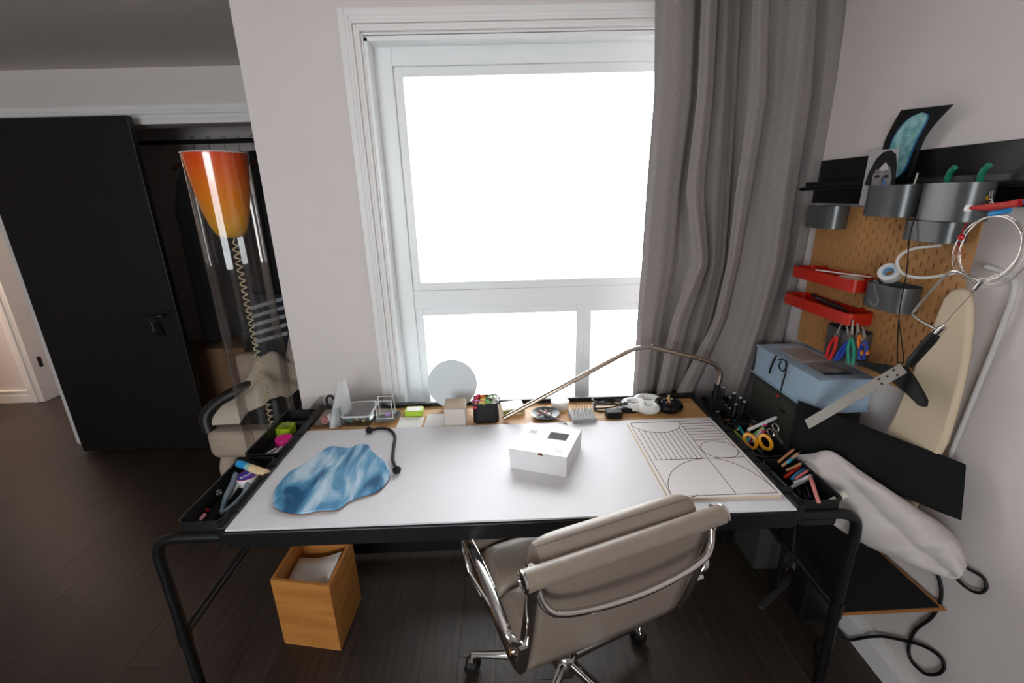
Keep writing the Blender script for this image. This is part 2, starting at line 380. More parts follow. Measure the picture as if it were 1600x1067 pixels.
def pile(name, pts, thick, m, label, seedn, n=18, amp=.05):
    # draped cloth: bilinear patch with crumples
    rnd = random.Random(seedn); A, B, C_, D = map(Vector, pts); rows = []
    ph = [rnd.random()*6 for _ in range(6)]
    for top in (1, 0):
        pass
    for i in range(n+1):
        row = []
        for j_ in range(n+1):
            u, v = j_/n, i/n; p = (A*(1-u)+B*u)*(1-v)+(D*(1-u)+C_*u)*v
            e = math.sin(PI*u)*math.sin(PI*v)
            h = amp*(math.sin(u*9+ph[0]+v*4)+.6*math.sin(v*13+ph[1]-u*6)+.4*math.sin((u+v)*21+ph[2]))
            row.append(p+Vector((0, 0, h*e+thick*e**.5)))
        rows.append(row)
    o = build(name, MB().sheet(rows), m, solid=.008, subsurf=1); tag(o, label, 'clothing', 'clothes heaped on the armchair'); return o
pile('draped_garment', ((-1.6, 2.2, .48), (-1.15, 2.2, .48), (-1.05, 2.6, .66), (-1.5, 2.6, .6)), .17, mat('pale_beige_cloth', 'c9bbab', .9, noise=.12, nscale=10), 'crumpled beige garment heaped on the armchair seat', 3)
pile('draped_garment', ((-1.4, 2.16, .50), (-1.12, 2.16, .50), (-1.1, 2.35, .6), (-1.36, 2.38, .6)), .05, M_fab, 'folded black garment lying on the beige heap of the armchair', 4, amp=.012)
pile('draped_garment', ((-1.3, 2.45, .60), (-1.02, 2.42, .58), (-1.0, 2.62, .95), (-1.25, 2.66, .98)), .06, mat('pale_grey_cloth', 'a89c92', .9), 'pale grey cloth hanging over the back of the armchair', 5)
sp = thing('striped_cloth', 'dark cloth with pale grey stripes slung over the armchair back', 'clothing', (-1.4, 2.6, .7), 'clothes heaped on the armchair')
build('cloth_body', MB().quadbox((-1.5, 2.6, .66), (-1.26, 2.56, .66), (-1.28, 2.68, 1.08), (-1.5, 2.68, 1.08), (0, .02, 0)), mat('navy_cloth', '20242c', .95), sp)
for i in range(5): build('stripe', MB().quadbox((-1.49, 2.622+i*.007, .80+i*.05), (-1.27, 2.59+i*.007, .86+i*.05), (-1.272, 2.596+i*.007, .88+i*.05), (-1.49, 2.628+i*.007, .82+i*.05), (0, -.012, 0)), mat('pale_stripe', '8f9296', .9), sp)

# floor lamp: clear tube with orange cone and coiled cord
fl_ = thing('floor_lamp', 'tall clear tube floor lamp with orange to yellow inner cone', 'floor lamp', (LCX, LCY, 0))
zt = PY(337, 235, LCY-.12).z; rt_ = .121
tb = MB(); tb.lathe([(rt_, .02), (rt_, zt)], (LCX, LCY, 0), 40); tb.f = tb.f[:40]
build('acrylic_tube', tb, M_acr, fl_)
build('rim', MB().tube([(LCX+rt_*math.cos(a*PI/20), LCY+rt_*math.sin(a*PI/20), zt) for a in range(40)], .0025, 6, closed=True), mat('rim_acrylic', 'c9c2bd', .2), fl_)
build('base', MB().lathe([(.0, 0), (.125, 0), (.125, .02), (.05, .03), (0, .03)], (LCX, LCY, 0), 32), M_grey, fl_)
zb = zt-.335
mo = bpy.data.materials.new('orange_gradient_glass'); mo.use_nodes = True; nt = mo.node_tree; b = nt.nodes['Principled BSDF']; b.inputs['Roughness'].default_value = .22; b.inputs['Coat Weight'].default_value = .5
tc = nt.nodes.new('ShaderNodeTexCoord'); sz = nt.nodes.new('ShaderNodeSeparateXYZ'); cr = nt.nodes.new('ShaderNodeValToRGB'); mr = nt.nodes.new('ShaderNodeMapRange')
mr.inputs[1].default_value = zb; mr.inputs[2].default_value = zt
nt.links.new(tc.outputs['Object'], sz.inputs[0]); nt.links.new(sz.outputs[2], mr.inputs[0]); nt.links.new(mr.outputs[0], cr.inputs[0]); nt.links.new(cr.outputs[0], b.inputs['Base Color'])
e = cr.color_ramp.elements; e[0].position = 0; e[0].color = (*lin('d8a52a'), 1); e[1].position = 1; e[1].color = (*lin('e8480c'), 1); e2 = e.new(.5); e2.color = (*lin('f08a0e'), 1)
pr = [(.0, zb), (.03, zb+.002), (.05, zb+.010), (.062, zb+.028), (.075, zb+.06), (.09, zb+.12), (.102, zb+.19), (.111, zb+.26), (.1165, zt-.002), (.1125, zt-.002), (.098, zb+.19), (.07, zb+.07), (.045, zb+.022), (0, zb+.012)]
build('shade', MB().lathe(pr, (LCX, LCY, 0), 40), mo, fl_)
co = [(LCX+.006+.011*math.cos(i*.7)*min(1, i/10), LCY+.011*math.sin(i*.7)*min(1, i/10), zb-.001-i*(zb-.05)/420) for i in range(421)]
build('coiled_cord', MB().tube(co, .0032, 6), mat('cream_cord', 'c9b99b', .5), fl_)

# ================================================================== curtain
ys = (-30, 0, 150, 300, 410, 500, 615)
folds = [  # x at each y, depth offset
 ((1024,1024,1022,1010,1003,996,989), .05), ((1040,1040,1036,1022,1013,1004,996), .02), ((1062,1060,1056,1040,1033,1020,1006), .018), ((1084,1082,1076,1058,1048,1030,1016), .04),
 ((1093,1092,1085,1064,1060,1042,1023), .085), ((1098,1097,1090,1072,1085,1050,1026), .02), ((1110,1109,1102,1085,1098,1060,1034), .0), ((1120,1120,1112,1098,1106,1074,1046), .025),
 ((1122,1121,1114,1100,1108,1080,1052), .085), ((1134,1133,1128,1116,1114,1092,1060), .04), ((1146,1145,1140,1132,1124,1104,1064), .08), ((1156,1155,1148,1138,1131,1110,1068), .04),
 ((1161,1160,1152,1142,1134,1112,1070), .08), ((1178,1176,1172,1150,1137,1116,1056), .02), ((1190,1188,1185,1162,1146,1124,1066), .0), ((1201,1200,1196,1172,1152,1130,1078), .01),
 ((1204,1203,1199,1175,1156,1136,1084), .09), ((1222,1220,1212,1188,1180,1160,1118), .06), ((1240,1238,1228,1206,1196,1174,1136), .03), ((1262,1260,1246,1226,1212,1188,1150), .0), ((1276,1275,1266,1242,1224,1198,1158), .02),
 ((1280,1278,1268,1246,1232,1206,1168), .07), ((1300,1298,1284,1260,1240,1216,1184), .025), ((1318,1316,1304,1274,1252,1228,1200), .03), ((1334,1330,1316,1284,1258,1232,1206), .08)]
YCU = 1.838
cols = []
def itp(xs, y):
    for i in range(len(ys)-1):
        if y <= ys[i+1] or i == len(ys)-2:
            t = (y-ys[i])/(ys[i+1]-ys[i]); return xs[i]+(xs[i+1]-xs[i])*t
ylist = [-45+i*20 for i in range(34)]
rows = []
for y in ylist:
    row = []
    P = [PY(itp(xs, y), y, YCU+d*1.05) for xs, d in folds]
    for i in range(len(P)-1):
        for k in range(4):
            t = k/4; q = P[i]*(1-t)+P[i+1]*t; d0, d1 = P[i].y, P[i+1].y; tt = t*t*(3-2*t); q.y = d0*(1-tt)+d1*tt
            row.append(q)
    row.append(P[-1]); rows.append(row)
bot = [[Vector((p.x, p.y, z)) for p in rows[-1]] for z in (.55, .3, .06)]
top = [[Vector((p.x, p.y, z)) for p in rows[0]] for z in (2.31,)]
rows = top+rows+bot
cu = build('curtain', MB().sheet(rows), M_curt, solid=.003); tag(cu, 'grey linen curtain drawn aside in folds at the window', 'curtain')
tag(build('curtain_rail', MB().box(.1, 1.24, 1.845, 1.92, 2.312, 2.339), M_trim, smooth=False), 'white ceiling rail carrying the grey curtain', 'curtain rail')

# ================================================================== desk
DZ = .74
dk_ = thing('desk', 'black steel work table with white top board and bent tube legs', 'desk', (0, 1.45, 0))
X0, X1, Y0, Y1, Y2 = -.792, .808, 1.06, 1.62, 1.834
build('white_top', MB().box(X0, X1, Y0, Y1, DZ-.006, DZ), M_white, dk_, smooth=False, bevel=.001)
build('plywood_top', MB().box(X0, X1, Y0+.004, Y2-.02, DZ-.024, DZ-.007), M_ply, dk_, smooth=False)
build('front_rail', MB().box(X0-.004, X1+.004, Y0-.006, Y0+.03, DZ-.06, DZ-.007), M_blk, dk_, smooth=False, bevel=.003)
build('back_rail', MB().box(X0-.02, X1+.02, Y2-.02, Y2, DZ-.06, DZ+.012), M_blk, dk_, smooth=False, bevel=.003)
for s, xa in ((-1, X0), (1, X1)):
    build('side_rail', MB().box(min(xa, xa+s*.024), max(xa, xa+s*.024), Y0+.0, Y2, DZ-.045, DZ+.008), M_blk, dk_, smooth=False, bevel=.004)
    for i in range(5): build('rail_clip', MB().box(xa+s*.006-.006, xa+s*.006+.01, 1.15+i*.14, 1.17+i*.14, DZ+.007, DZ+.013), M_blkp, dk_, smooth=False)
    for yy in (1.085, 1.76):
        xl = s*1.015
        build('leg', MB().tube(smoothpts([(xa-s*.05, yy, DZ-.04), (s*.9, yy, DZ-.04), (s*.965, yy, DZ-.042), (s*1.0, yy, DZ-.06), (xl, yy, DZ-.10), (xl, yy, DZ-.2), (xl, yy, .35), (xl, yy, 0)], 5), .0155, 14), M_blk, dk_)
        build('leg_sleeve', MB().tube([(xl, yy, .31), (xl, yy, .37)], .019, 14), M_blk, dk_)
    build('side_bar', MB().tube([(xl, 1.085, .345), (xl, 1.76, .345)], .0145, 12), M_blk, dk_)
build('rear_stretcher', MB().box(-1.0, 1.0, 1.735, 1.765, .03, .11), M_blk, dk_, smooth=False, bevel=.004)

# trays on the rails
def rtray(s, y0, y1, label, grp, dep=.055):
    xa = (X0-.028) if s < 0 else (X1+.028); xb = xa+s*.125
    tr = thing('rail_tray', label, 'tray', ((xa+xb)/2, (y0+y1)/2, DZ-dep), grp)
    mb = MB(); tray(mb, min(xa, xb), max(xa, xb), y0, y1, DZ-dep, DZ+.004, .022, .003)
    build('tray_body', mb, M_blkp, tr)
    rim = rrect(min(xa, xb), max(xa, xb), y0, y1, .022, DZ+.004); build('tray_rim', MB().tube(rim, .004, 6, closed=True), M_blkp, tr)
    for yy in (y0+.05, y1-.05): build('hook', MB().box(min(xa, xa-s*.03), max(xa, xa-s*.03), yy-.012, yy+.012, DZ+.004, DZ+.012), M_blkp, tr)
    return tr
rtray(-1, 1.09, 1.425, 'black rail tray holding grey shears and purple tin', 'trays along the table ends')
rtray(-1, 1.445, 1.80, 'black rail tray holding pink tin and paper clips', 'trays along the table ends')
rtray(1, 1.085, 1.30, 'black rail tray full of pencils next to the white bag', 'trays along the table ends', .08)
rtray(1, 1.32, 1.555, 'black rail tray of coloured pens and orange scissors', 'trays along the table ends', .08)
rtray(1, 1.575, 1.80, 'black rail tray of black markers by the curtain', 'trays along the table ends', .08)

# generic stick: pen lying or leaning between two points
def pen(name, label, cat, a, b, r, body, cap=None, tip=None, group=None):
    a, b = Vector(a), Vector(b); t = thing(name, label, cat, a, group)
    d = b-a
    if cap:
        build('barrel', MB().tube([a, a+d*.62], r, 10), body, t); build('cap', MB().tube([a+d*.62, a+d*.97, b], [r*1.12, r*1.05, r*.7], 10), cap, t)
    else: build('barrel', MB().tube([a, a+d*.97, b], [r, r, r*.75], 10), body, t)
    if tip: build('tip', MB().tube([b, b+d.normalized()*.012], [r*.6, r*.2], 8), tip, t)
    return t
def pm_(n, c, ro=.35): return mat('pen_'+n, c, ro)
# rear right tray: black markers standing
rnd = random.Random(5)
sil = mat('marker_end_grey', 'b9bcbc', .4); 
for px, py in ((1114,611),(1121,616),(1121,629),(1135,633),(1141,638),(1150,632),(1147,615),(1157,622),(1130,606),(1163,628),(1152,642),(1141,622)):
    tip = PX(px, py, .90+rnd.random()*.03); base = Vector((tip.x*.4+.545+rnd.uniform(-.015, .015), min(max(tip.y+rnd.uniform(-.02, .02), 1.60), 1.775), DZ-.07))
    t = thing('black_marker', 'black marker pen standing in the tray by the curtain', 'pen', base, 'black markers in the rear tray')
    d = tip-base; build('barrel', MB().tube([base, tip], .0075, 10), M_blkp, t); build('end_plug', MB().tube([tip, tip+d.normalized()*.004], .0055, 10), sil, t)
pen('white_marker', 'white capped marker leaning among black markers', 'pen', (.885, 1.64, DZ-.07), PX(1116, 630, .88), .008, M_blkp, pm_('white', 'c9ccd2'))
pen('yellow_pencil', 'yellow pencil standing among black markers', 'pencil', (.93, 1.66, DZ-.07), PX(1127, 626, .92), .0045, pm_('yellow', 'd9a51a'))
# middle right tray: coloured pens
tr2 = [('lime_felt_pen', 'lime green felt pen in the middle tray', (1140,663), (1150,676), '9fc31d', '9fc31d'), ('teal_felt_pen', 'teal felt pen in the middle tray', (1148,656), (1160,675), '1f9a8f', '1f9a8f'),
 ('purple_pen', 'violet pen in the middle tray', (1146,671), (1160,684), '8d5bb5', '6b2f86'), ('wooden_handle_tool', 'round wooden handled tool in the middle tray', (1133,651), (1142,660), 'a5633a', 'a5633a'),
 ('pale_blue_marker', 'grey marker with pale blue cap in the middle tray', (1180,659), (1164,680), 'a9adb4', '86b3d6'), ('green_tip_marker', 'white marker with green collar in the middle tray', (1194,668), (1172,684), 'cfd0d2', '5fae3c'),
 ('hot_pink_marker', 'hot pink capped marker in the middle tray', (1197,662), (1184,680), 'd0d0d0', 'e0357d'), ('magenta_marker', 'magenta marker in the middle tray', (1196,672), (1180,684), 'c21f72', 'd62a80'),
 ('steel_pen', 'silver mechanical pen lying across the middle tray', (1213,652), (1186,664), 'c9c9c9', 'c9c9c9'), ('brown_pencil', 'brown pencil in the middle tray', (1177,657), (1170,672), '8d5a35', '8d5a35')]
for i, (n, lab, a, b, c1, c2) in enumerate(tr2):
    top = PX(*a, .90+.01*(i % 5)+(.03 if i > 3 else 0)); low = PX(*b, .87+.01*(i % 4)+(.02 if i > 3 else 0)); d = (low-top); base = top+d*1.6; base.z = max(base.z, DZ-.06)
    if 'handle' in n:
        t = thing(n, lab, 'tool', base); build('handle', MB().tube([base, top], [.008, .012], 12), mat('tool_wood', c1, .5), t); build('ferrule', MB().tube([base, base+(base-top)*.3], .004, 8), M_steel, t); continue
    pen(n, lab, 'pen' if 'pencil' not in n else 'pencil', base, top, .0058, pm_(n+'_b', c1), pm_(n+'_c', c2), tip=pm_('ink', '222222'))
def scissors(name, label, c, ax, ay, rr, m, th=.006, blade=.13, blade_to=None):
    t = thing(name, label, 'scissors', c); c = Vector(c); ax, ay = Vector(ax).normalized(), Vector(ay).normalized()
    for s in (-1, 1):
        ring = [c+ax*(s*rr*1.15+rr*.85*math.cos(a*PI/12))+ay*(rr*1.25*math.sin(a*PI/12)) for a in range(24)]
        build('handle', MB().tube(ring, th, 8, closed=True), m, t)
        n = ax.cross(ay); p = c+ax*(s*rr*.3)-ay*rr*1.2; q = c-ay*(rr*1.2+blade)+ax*(-s*.004)
        build('blade', MB().quadbox(p+ax*.006, p-ax*.006, q-ax*.001, q+ax*.001, n*(.002*s)), M_steel, t)
    return t
sc = PX(1184, 690, .895)
scissors('orange_scissors', 'orange handled scissors stuck in the middle tray', sc, (.8, -.35, .1), (-.25, .35, .9), .021, mat('orange_plastic', 'e09a12', .35), .0068, .045)
scissors('steel_scissors', 'small steel scissors with round grips in the middle tray', PX(1208, 672, .96), (.2, -.3, .7), (-.1, .9, .4), .013, M_steel, .003, .05)
# front right tray: pencils and pens
tr3 = [((1216,722),(1240,702),'a5714a'),((1222,728),(1247,708),'b98a62'),((1231,722),(1244,712),'2a9fc0'),((1228,735),(1252,724),'b0784c'),((1226,746),(1250,729),'b0201c'),((1238,748),(1256,732),'2f78a5'),
       ((1243,748),(1262,735),'c86a6a'),((1240,755),(1268,743),'c9c9cc'),((1236,762),(1262,748),'a9acb0'),((1252,775),(1240,752),'151515'),((1262,782),(1248,756),'1a1a1c'),((1268,780),(1256,752),'101012'),((1279,784),(1266,745),'d9867c')]
tn = ['cedar pencil', 'tan pencil', 'bright blue pencil', 'natural wood pencil', 'red pen', 'steel blue pen', 'coral pencil', 'silver pen', 'grey steel pen', 'black ballpoint', 'black gel pen', 'slim black pen', 'salmon pink pen with clip']
for i, (a, b, c1) in enumerate(tr3):
    A, B = PX(*a, .88+.006*(i % 4)), PX(*b, .94+.006*(i % 3))
    if A.z < DZ-.06: A.z = DZ-.06
    pen(tn[i].replace(' with clip', '').replace(' ', '_'), tn[i]+' lying in the tray beside the white bag', 'pencil' if 'pencil' in tn[i] else 'pen', A, B, .0042 if 'pencil' in tn[i] else .0055, pm_('t3_%d' % i, c1), None if 'pencil' in tn[i] else pm_('t3_%d' % i, c1), tip=pm_('ink', '222222'))
wp = thing('white_paring_pen', 'white craft knife lying over the front end of the tray', 'knife', PX(1285, 787, .93))
build('handle', MB().tube([PX(1290, 786, .93), PX(1320, 773, .99)], [.006, .009], 10), mat('cream_plastic', 'd9d3c4', .4), wp); build('blue_barrel', MB().tube([PX(1273, 790, .90), PX(1290, 786, .93)], .005, 10), pm_('blue', '2a5fb0'), wp)

# left trays contents
def onT(x, y, z=DZ-.03): return PZ(x, y, z)
q = onT(446, 667, DZ-.02); cb = thing('clip_basket', 'lime green wire basket of paper clips in the tray', 'basket', q)
mb = MB(); tray(mb, q.x-.03, q.x+.03, q.y-.03, q.y+.03, DZ-.05, DZ-.015, .008, .002); build('basket_body', mb, mat('lime_plastic', 'b7cf2a', .4), cb)
for i in range(9):
    a = rnd.random()*PI; c0 = Vector((q.x+rnd.uniform(-.015, .015), q.y+rnd.uniform(-.015, .015), DZ-.012+i*.001)); d = Vector((math.cos(a), math.sin(a), .2))*.014
    build('paper_clip', MB().tube([c0-d, c0+d], .0012, 5), M_steel, cb)
q = onT(444, 688, DZ-.025); tag(build('pink_tin', MB().lathe([(0, -.012), (.03, -.012), (.032, -.01), (.032, .009), (.03, .012), (.02, .0125), (0, .0125)], q, 28), mat('hot_pink', 'e3218b', .4)), 'round hot pink tin lying in the rear left tray', 'tin')
for i, (a, b, lab) in enumerate((((402,718),(432,700),'white slim pen in the rear left tray'), ((408,720),(440,700),'grey steel pen in the rear left tray'), ((425,712),(446,694),'white eraser stick against the inner tray wall'))):
    pen('slim_pen', lab, 'pen', onT(*a, DZ-.04), onT(*b, DZ-.035), .004+.002*(i == 2), pm_('lt%d' % i, ('dddddd', 'a8a8a8', 'e6e3de')[i]))
tg = thing('tweezers', 'bent grey metal tweezers lying in the rear left tray', 'tweezers', onT(412, 712)); a, b = onT(398, 720, DZ-.045), onT(437, 705, DZ-.04)
for s in (-1, 1): build('prong', MB().tube(smoothpts([a, (a+b)/2+Vector((0, s*.008, .002)), b]), .0025, 6), mat('olive_metal', '6a6455', .4, .6), tg)
a, b = PZ(373, 724, DZ+.015), PZ(418, 741, DZ+.005); d = b-a
rs = thing('glue_tube', 'beige cylinder tube with bright blue transparent cap', 'tube', b)
build('tube_body', MB().tube([a+d*.45, b], .013, 16), mat('kraft_beige', 'd9bd93', .6), rs); build('collar', MB().tube([a+d*.28, a+d*.46], .012, 16), mat('sage', '8fb0a8', .5), rs); build('cap', MB().tube([a, a+d*.3], .0125, 16), mat('clear_blue', '2d8fc9', .15), rs)
q = onT(386, 745, DZ-.005); bt = thing('balm_tin', 'round white tin with purple balm lid in the front left tray', 'tin', q-Vector((0, 0, .02)))
tm = Matrix.Rotation(R(14), 4, 'Y')
build('tin_body', MB().lathe([(0, -.022), (.032, -.022), (.033, -.02), (.033, -.006), (.031, -.005), (.0345, -.004), (.0345, .004), (.033, .006), (0, .006)], q, 32), mat('tin_white', 'd8d6d6', .3), bt)
build('lid_label', MB().lathe([(0, 0), (.031, 0), (.031, .0006), (0, .0006)], q+Vector((0, 0, .006)), 32), mat('purple_print', '4a2fa5', .4), bt)
build('label_ring', MB().tube([q+Vector((.031*math.cos(a*PI/16), .031*math.sin(a*PI/16), .0065)) for a in range(32)], .0012, 5, closed=True), mat('label_red', 'b0304a', .4), bt)
text('lid_lettering', 'BALM', .016, q+Vector((0, -.002, .0072)), Matrix.Rotation(R(52), 4, 'Z'), M_paper, bt)
sh = thing('grey_shears', 'large shears with slate grey handles in the front left tray', 'scissors', onT(355, 785))
sg = mat('slate_rubber', '66737d', .55)
for pts in (((345,803),(352,780),(362,760),(369,742)), ((345,803),(366,790),(381,775),(388,757))):
    P = [PZ(x, y, DZ-.03+.012*i) for i, (x, y) in enumerate(pts)]
    build('handle', MB().tube(smoothpts(P), [.007+.007*min(1, i/9) for i in range(19)], 10, flat=((0, 0, 1), .6)), sg, sh)
build('pivot', MB().tube([PZ(335, 812, DZ-.045), PZ(346, 800, DZ-.03)], [.006, .012], 10), M_blkp, sh)
pen('white_spatula', 'white plastic spatula between the grey shears handles', 'spatula', onT(357, 778, DZ-.035), onT(375, 754, DZ-.01), .006, pm_('sp', 'dcdad4'))
tag(build('yellow_eraser', MB().quadbox(onT(353, 775), onT(358, 773), onT(364, 766), onT(359, 765), (0, 0, .008)), mat('yellow_rubber', 'e0c71f', .6), bevel=.002), 'small yellow eraser beside the white spatula', 'eraser')
tag(build('glass_stopper', MB().lathe([(0, -.008), (.007, -.008), (.009, 0), (.006, .008), (0, .009)], PZ(342, 769, DZ+.01), 14), M_cl), 'small clear round stopper on the tray edge', 'stopper')
pen('pink_chalk', 'pale pink chalk stick at the front of the tray', 'chalk', onT(312, 813, DZ-.045), onT(321, 803, DZ-.04), .006, pm_('pink', 'd8919a'))
tag(build('red_bead', MB().lathe([(0, -.006), (.005, -.004), (.0065, 0), (.005, .004), (0, .006)], onT(324, 797, DZ-.04), 12), mat('bead_red', 'c01020', .3)), 'small red bead lying by the pink chalk', 'bead')

# ================================================================== things on the desk top
bl = [(427,790),(440,798),(470,802),(500,797),(528,795),(545,783),(562,776),(590,767),(605,752),(609,740),(602,722),(590,712),(580,703),(575,695),(560,694),(545,700),(520,697),(505,703),(490,715),(470,728),(452,738),(435,757),(427,772)]
P = [PZ(x, y, DZ+.008) for x, y in bl]; P = smoothpts(P+[P[0]], 3)[:-1]
mm = bpy.data.materials.new('blue_marbled_glass'); mm.use_nodes = True; nt = mm.node_tree; b = nt.nodes['Principled BSDF']; b.inputs['Roughness'].default_value = .12
tc = nt.nodes.new('ShaderNodeTexCoord'); mp = nt.nodes.new('ShaderNodeMapping'); mp.inputs['Rotation'].default_value = (0, 0, R(32)); mp.inputs['Scale'].default_value = (14, 4.5, 8)
n = nt.nodes.new('ShaderNodeTexNoise'); n.inputs['Scale'].default_value = 1.0; n.inputs['Detail'].default_value = 8; n.inputs['Distortion'].default_value = .8
cr = nt.nodes.new('ShaderNodeValToRGB'); e = cr.color_ramp.elements; e[0].position = .36; e[0].color = (*lin('24587f'), 1); e[1].position = .66; e[1].color = (*lin('c3dbe8'), 1); e2 = e.new(.5); e2.color = (*lin('5f9cc2'), 1)
nt.links.new(tc.outputs['Object'], mp.inputs[0]); nt.links.new(mp.outputs[0], n.inputs[0]); nt.links.new(n.outputs[0], cr.inputs[0]); nt.links.new(cr.outputs[0], b.inputs['Base Color'])
bo = thing('glass_blob', 'blue marbled glass slab with wavy puddle outline', 'glass slab', (-.57, 1.3, DZ))
build('backing', MB().prism([Vector((p.x, p.y, DZ)) for p in P], (0, 0, .004)), mat('backing_tan', '8a6d5b', .6), bo)
build('glass_top', MB().prism([Vector((p.x, p.y, DZ+.004)) for p in P], (0, 0, .006)), mm, bo, bevel=.0025)
# braided cord with faceted ends
cdo = thing('braided_cord', 'black braided cord with faceted weight at each end', 'cord', PZ(600, 700, DZ))
pc = smoothpts([PZ(580, 672, DZ+.012), PZ(596, 669, DZ+.007), PZ(610, 672, DZ+.006), PZ(617, 682, DZ+.006), PZ(615, 700, DZ+.006), PZ(614, 718, DZ+.006), PZ(619, 732, DZ+.012)], 10)
build('cord', MB().tube(pc, .0058, 8), mat('braided_black', '1b1c1e', .7, noise=.5, nscale=400, bump=.6, bscale=500), cdo)
for x, y in ((577, 672), (620, 734)):
    q = PZ(x, y, DZ+.0145); bm = bmesh.new(); bmesh.ops.create_icosphere(bm, subdivisions=1, radius=.0165, matrix=Matrix.Translation(q)); me = bpy.data.meshes.new('faceted_weight'); bm.to_mesh(me); bm.free()
    build('faceted_weight', me, mat('black_resin', '1a1b1d', .3), cdo)
# white box
wb = thing('white_carton', 'low white cardboard box with black rectangle on lid', 'box', (.13, 1.34, DZ))
a, b_, c_ = PZ(797, 731, DZ), PZ(885, 746, DZ), PZ(908, 700, DZ); d_ = a+c_-b_
build('box_body', MB().quadbox(a, b_, c_, d_, (0, 0, .073)), mat('white_card', 'e6e4e6', .5), wb, smooth=False, bevel=.0015)
ux = (b_-a); uy = (d_-a)
def onlid(u, v, z=.0735): return a+ux*u+uy*v+Vector((0, 0, z))
build('lid', MB().quadbox(onlid(-.005, -.005, .04), onlid(1.005, -.005, .04), onlid(1.005, 1.005, .04), onlid(-.005, 1.005, .04), (0, 0, .0335)), _m['white_card'], wb, smooth=False, bevel=.0015)
build('black_print', MB().quadbox(onlid(.50, .52), onlid(.84, .52), onlid(.84, .76), onlid(.50, .76), (0, 0, .0004)), mat('print_black', '0c0b0c', .7), wb, smooth=False)
for i in range(9): build('barcode_bar', MB().quadbox(onlid(.12+i*.016, .62), onlid(.127+i*.016, .62), onlid(.127+i*.016, .74), onlid(.12+i*.016, .74), (0, 0, .0003)), mat('print_grey', '77787a', .6), wb, smooth=False)
for i in range(3): build('text_line', MB().quadbox(onlid(.75, .12+i*.05), onlid(.88, .12+i*.05), onlid(.88, .135+i*.05), onlid(.75, .135+i*.05), (0, 0, .0003)), mat('print_pale', 'c3c4c6', .6), wb, smooth=False)
build('thumb_notch', MB().quadbox(a+ux*.5+Vector((0, -.0012, .066)), a+ux*.6+Vector((0, -.0012, .066)), a+ux*.58+Vector((0, -.0012, .0735)), a+ux*.52+Vector((0, -.0012, .0735)), (0, .001, 0)), mat('notch_brown', '7a4a3a', .8), wb, smooth=False)
# engraved art board
ab = thing('engraved_board', 'white wooden board engraved with circles and stripes', 'board', (.63, 1.35, DZ))
ax0, ax1, ay0, ay1 = .464, .801, 1.112, 1.59
build('board_body', MB().prism(rrect(ax0, ax1, ay0, ay1, .012, DZ), (0, 0, .0075)), mat('birch_edge', 'd3bda2', .6), ab)
build('white_face', MB().prism(rrect(ax0+.0015, ax1-.0015, ay0+.0015, ay1-.0015, .011, DZ+.0075), (0, 0, .0008)), mat('board_white', 'e3dedb', .5), ab)
def AB(u, v): return Vector((ax0+u*(ax1-ax0), ay0+v*(ay1-ay0), DZ+.0083))
gm = mat('engraved_line', '5a4a3c', .8)
def groove(pts): build('engraved_groove', MB().tube([AB(*p) for p in pts], .0011, 4, flat=((0, 0, 1), 2.0 if False else 1)), gm, ab)
groove([(.035, .975), (.965, .975)]); groove([(.035, .025), (.965, .025)]); groove([(.035, .025), (.035, .975)]); groove([(.965, .025), (.965, .975)])
groove([(.6, .025), (.6, .975)]); groove([(.035, .43), (.965, .43)])
groove([(.3175+.2825*math.cos(PI+PI*i/24), .975+.17*math.sin(PI+PI*i/24)) for i in range(25)])
for i in range(10):
    u = .09+i*.051; s = max(0, 1-((u-.3175)/.2825)**2)**.5; groove([(u, .43), (u, .975-.17*s)])
for i in range(7): groove([(.6, .935-i*.043), (.965, .935-i*.043)])
groove([(.785+.18*math.cos(2*PI*i/36), .54+.118*math.sin(2*PI*i/36)) for i in range(37)])
groove([(.6-.565*math.cos(PI/2*i/20), .025+.405*math.sin(PI/2*i/20)) for i in range(21)]); groove([(.6+.365*math.cos(PI/2*i/20), .025+.405*math.sin(PI/2*i/20)) for i in range(21)])

# back row
PZt = DZ-.007
def at(x, y, z=PZt): return PZ(x, y, z)
cbin = thing('clear_bin', 'open clear plastic bin of scraps at the table corner', 'bin', (-.72, 1.71, PZt))
mb = MB(); tray(mb, -.785, -.665, 1.645, 1.79, PZt, PZt+.085, .015, .002); build('bin_body', mb, M_cl, cbin)
for i in range(6):
    p = Vector((-.76+rnd.random()*.07, 1.67+rnd.random()*.08, PZt+.016)); bm = bmesh.new(); bmesh.ops.create_icosphere(bm, subdivisions=2, radius=.016, matrix=Matrix.Translation(p))
    for v in bm.verts: v.co += Vector((rnd.uniform(-1, 1), rnd.uniform(-1, 1), rnd.uniform(-1, 1)))*.005
    me = bpy.data.meshes.new('scrap'); bm.to_mesh(me); bm.free(); tag(build('crumpled_scrap', me, (M_paper, mat('scrap_grey', '8b8683', .8), mat('scrap_red', 'b04a40', .7))[i % 3]), ('crumpled white paper scrap', 'crumpled grey foil scrap', 'crumpled red thread scrap')[i % 3]+' in the clear bin', 'scrap', 'scraps in the clear bin')
tag(build('black_adapter', MB().tube(smoothpts([(-.745, 1.76, PZt+.01), (-.76, 1.77, PZt+.07), (-.74, 1.775, PZt+.085), (-.72, 1.77, PZt+.05)]), .005, 8), M_rubber), 'short black cable loop inside the clear bin', 'cable')
zb_ = thing('zip_bag', 'upright translucent zip bag with dark parts inside', 'bag', (-.67, 1.66, PZt))
rows = []
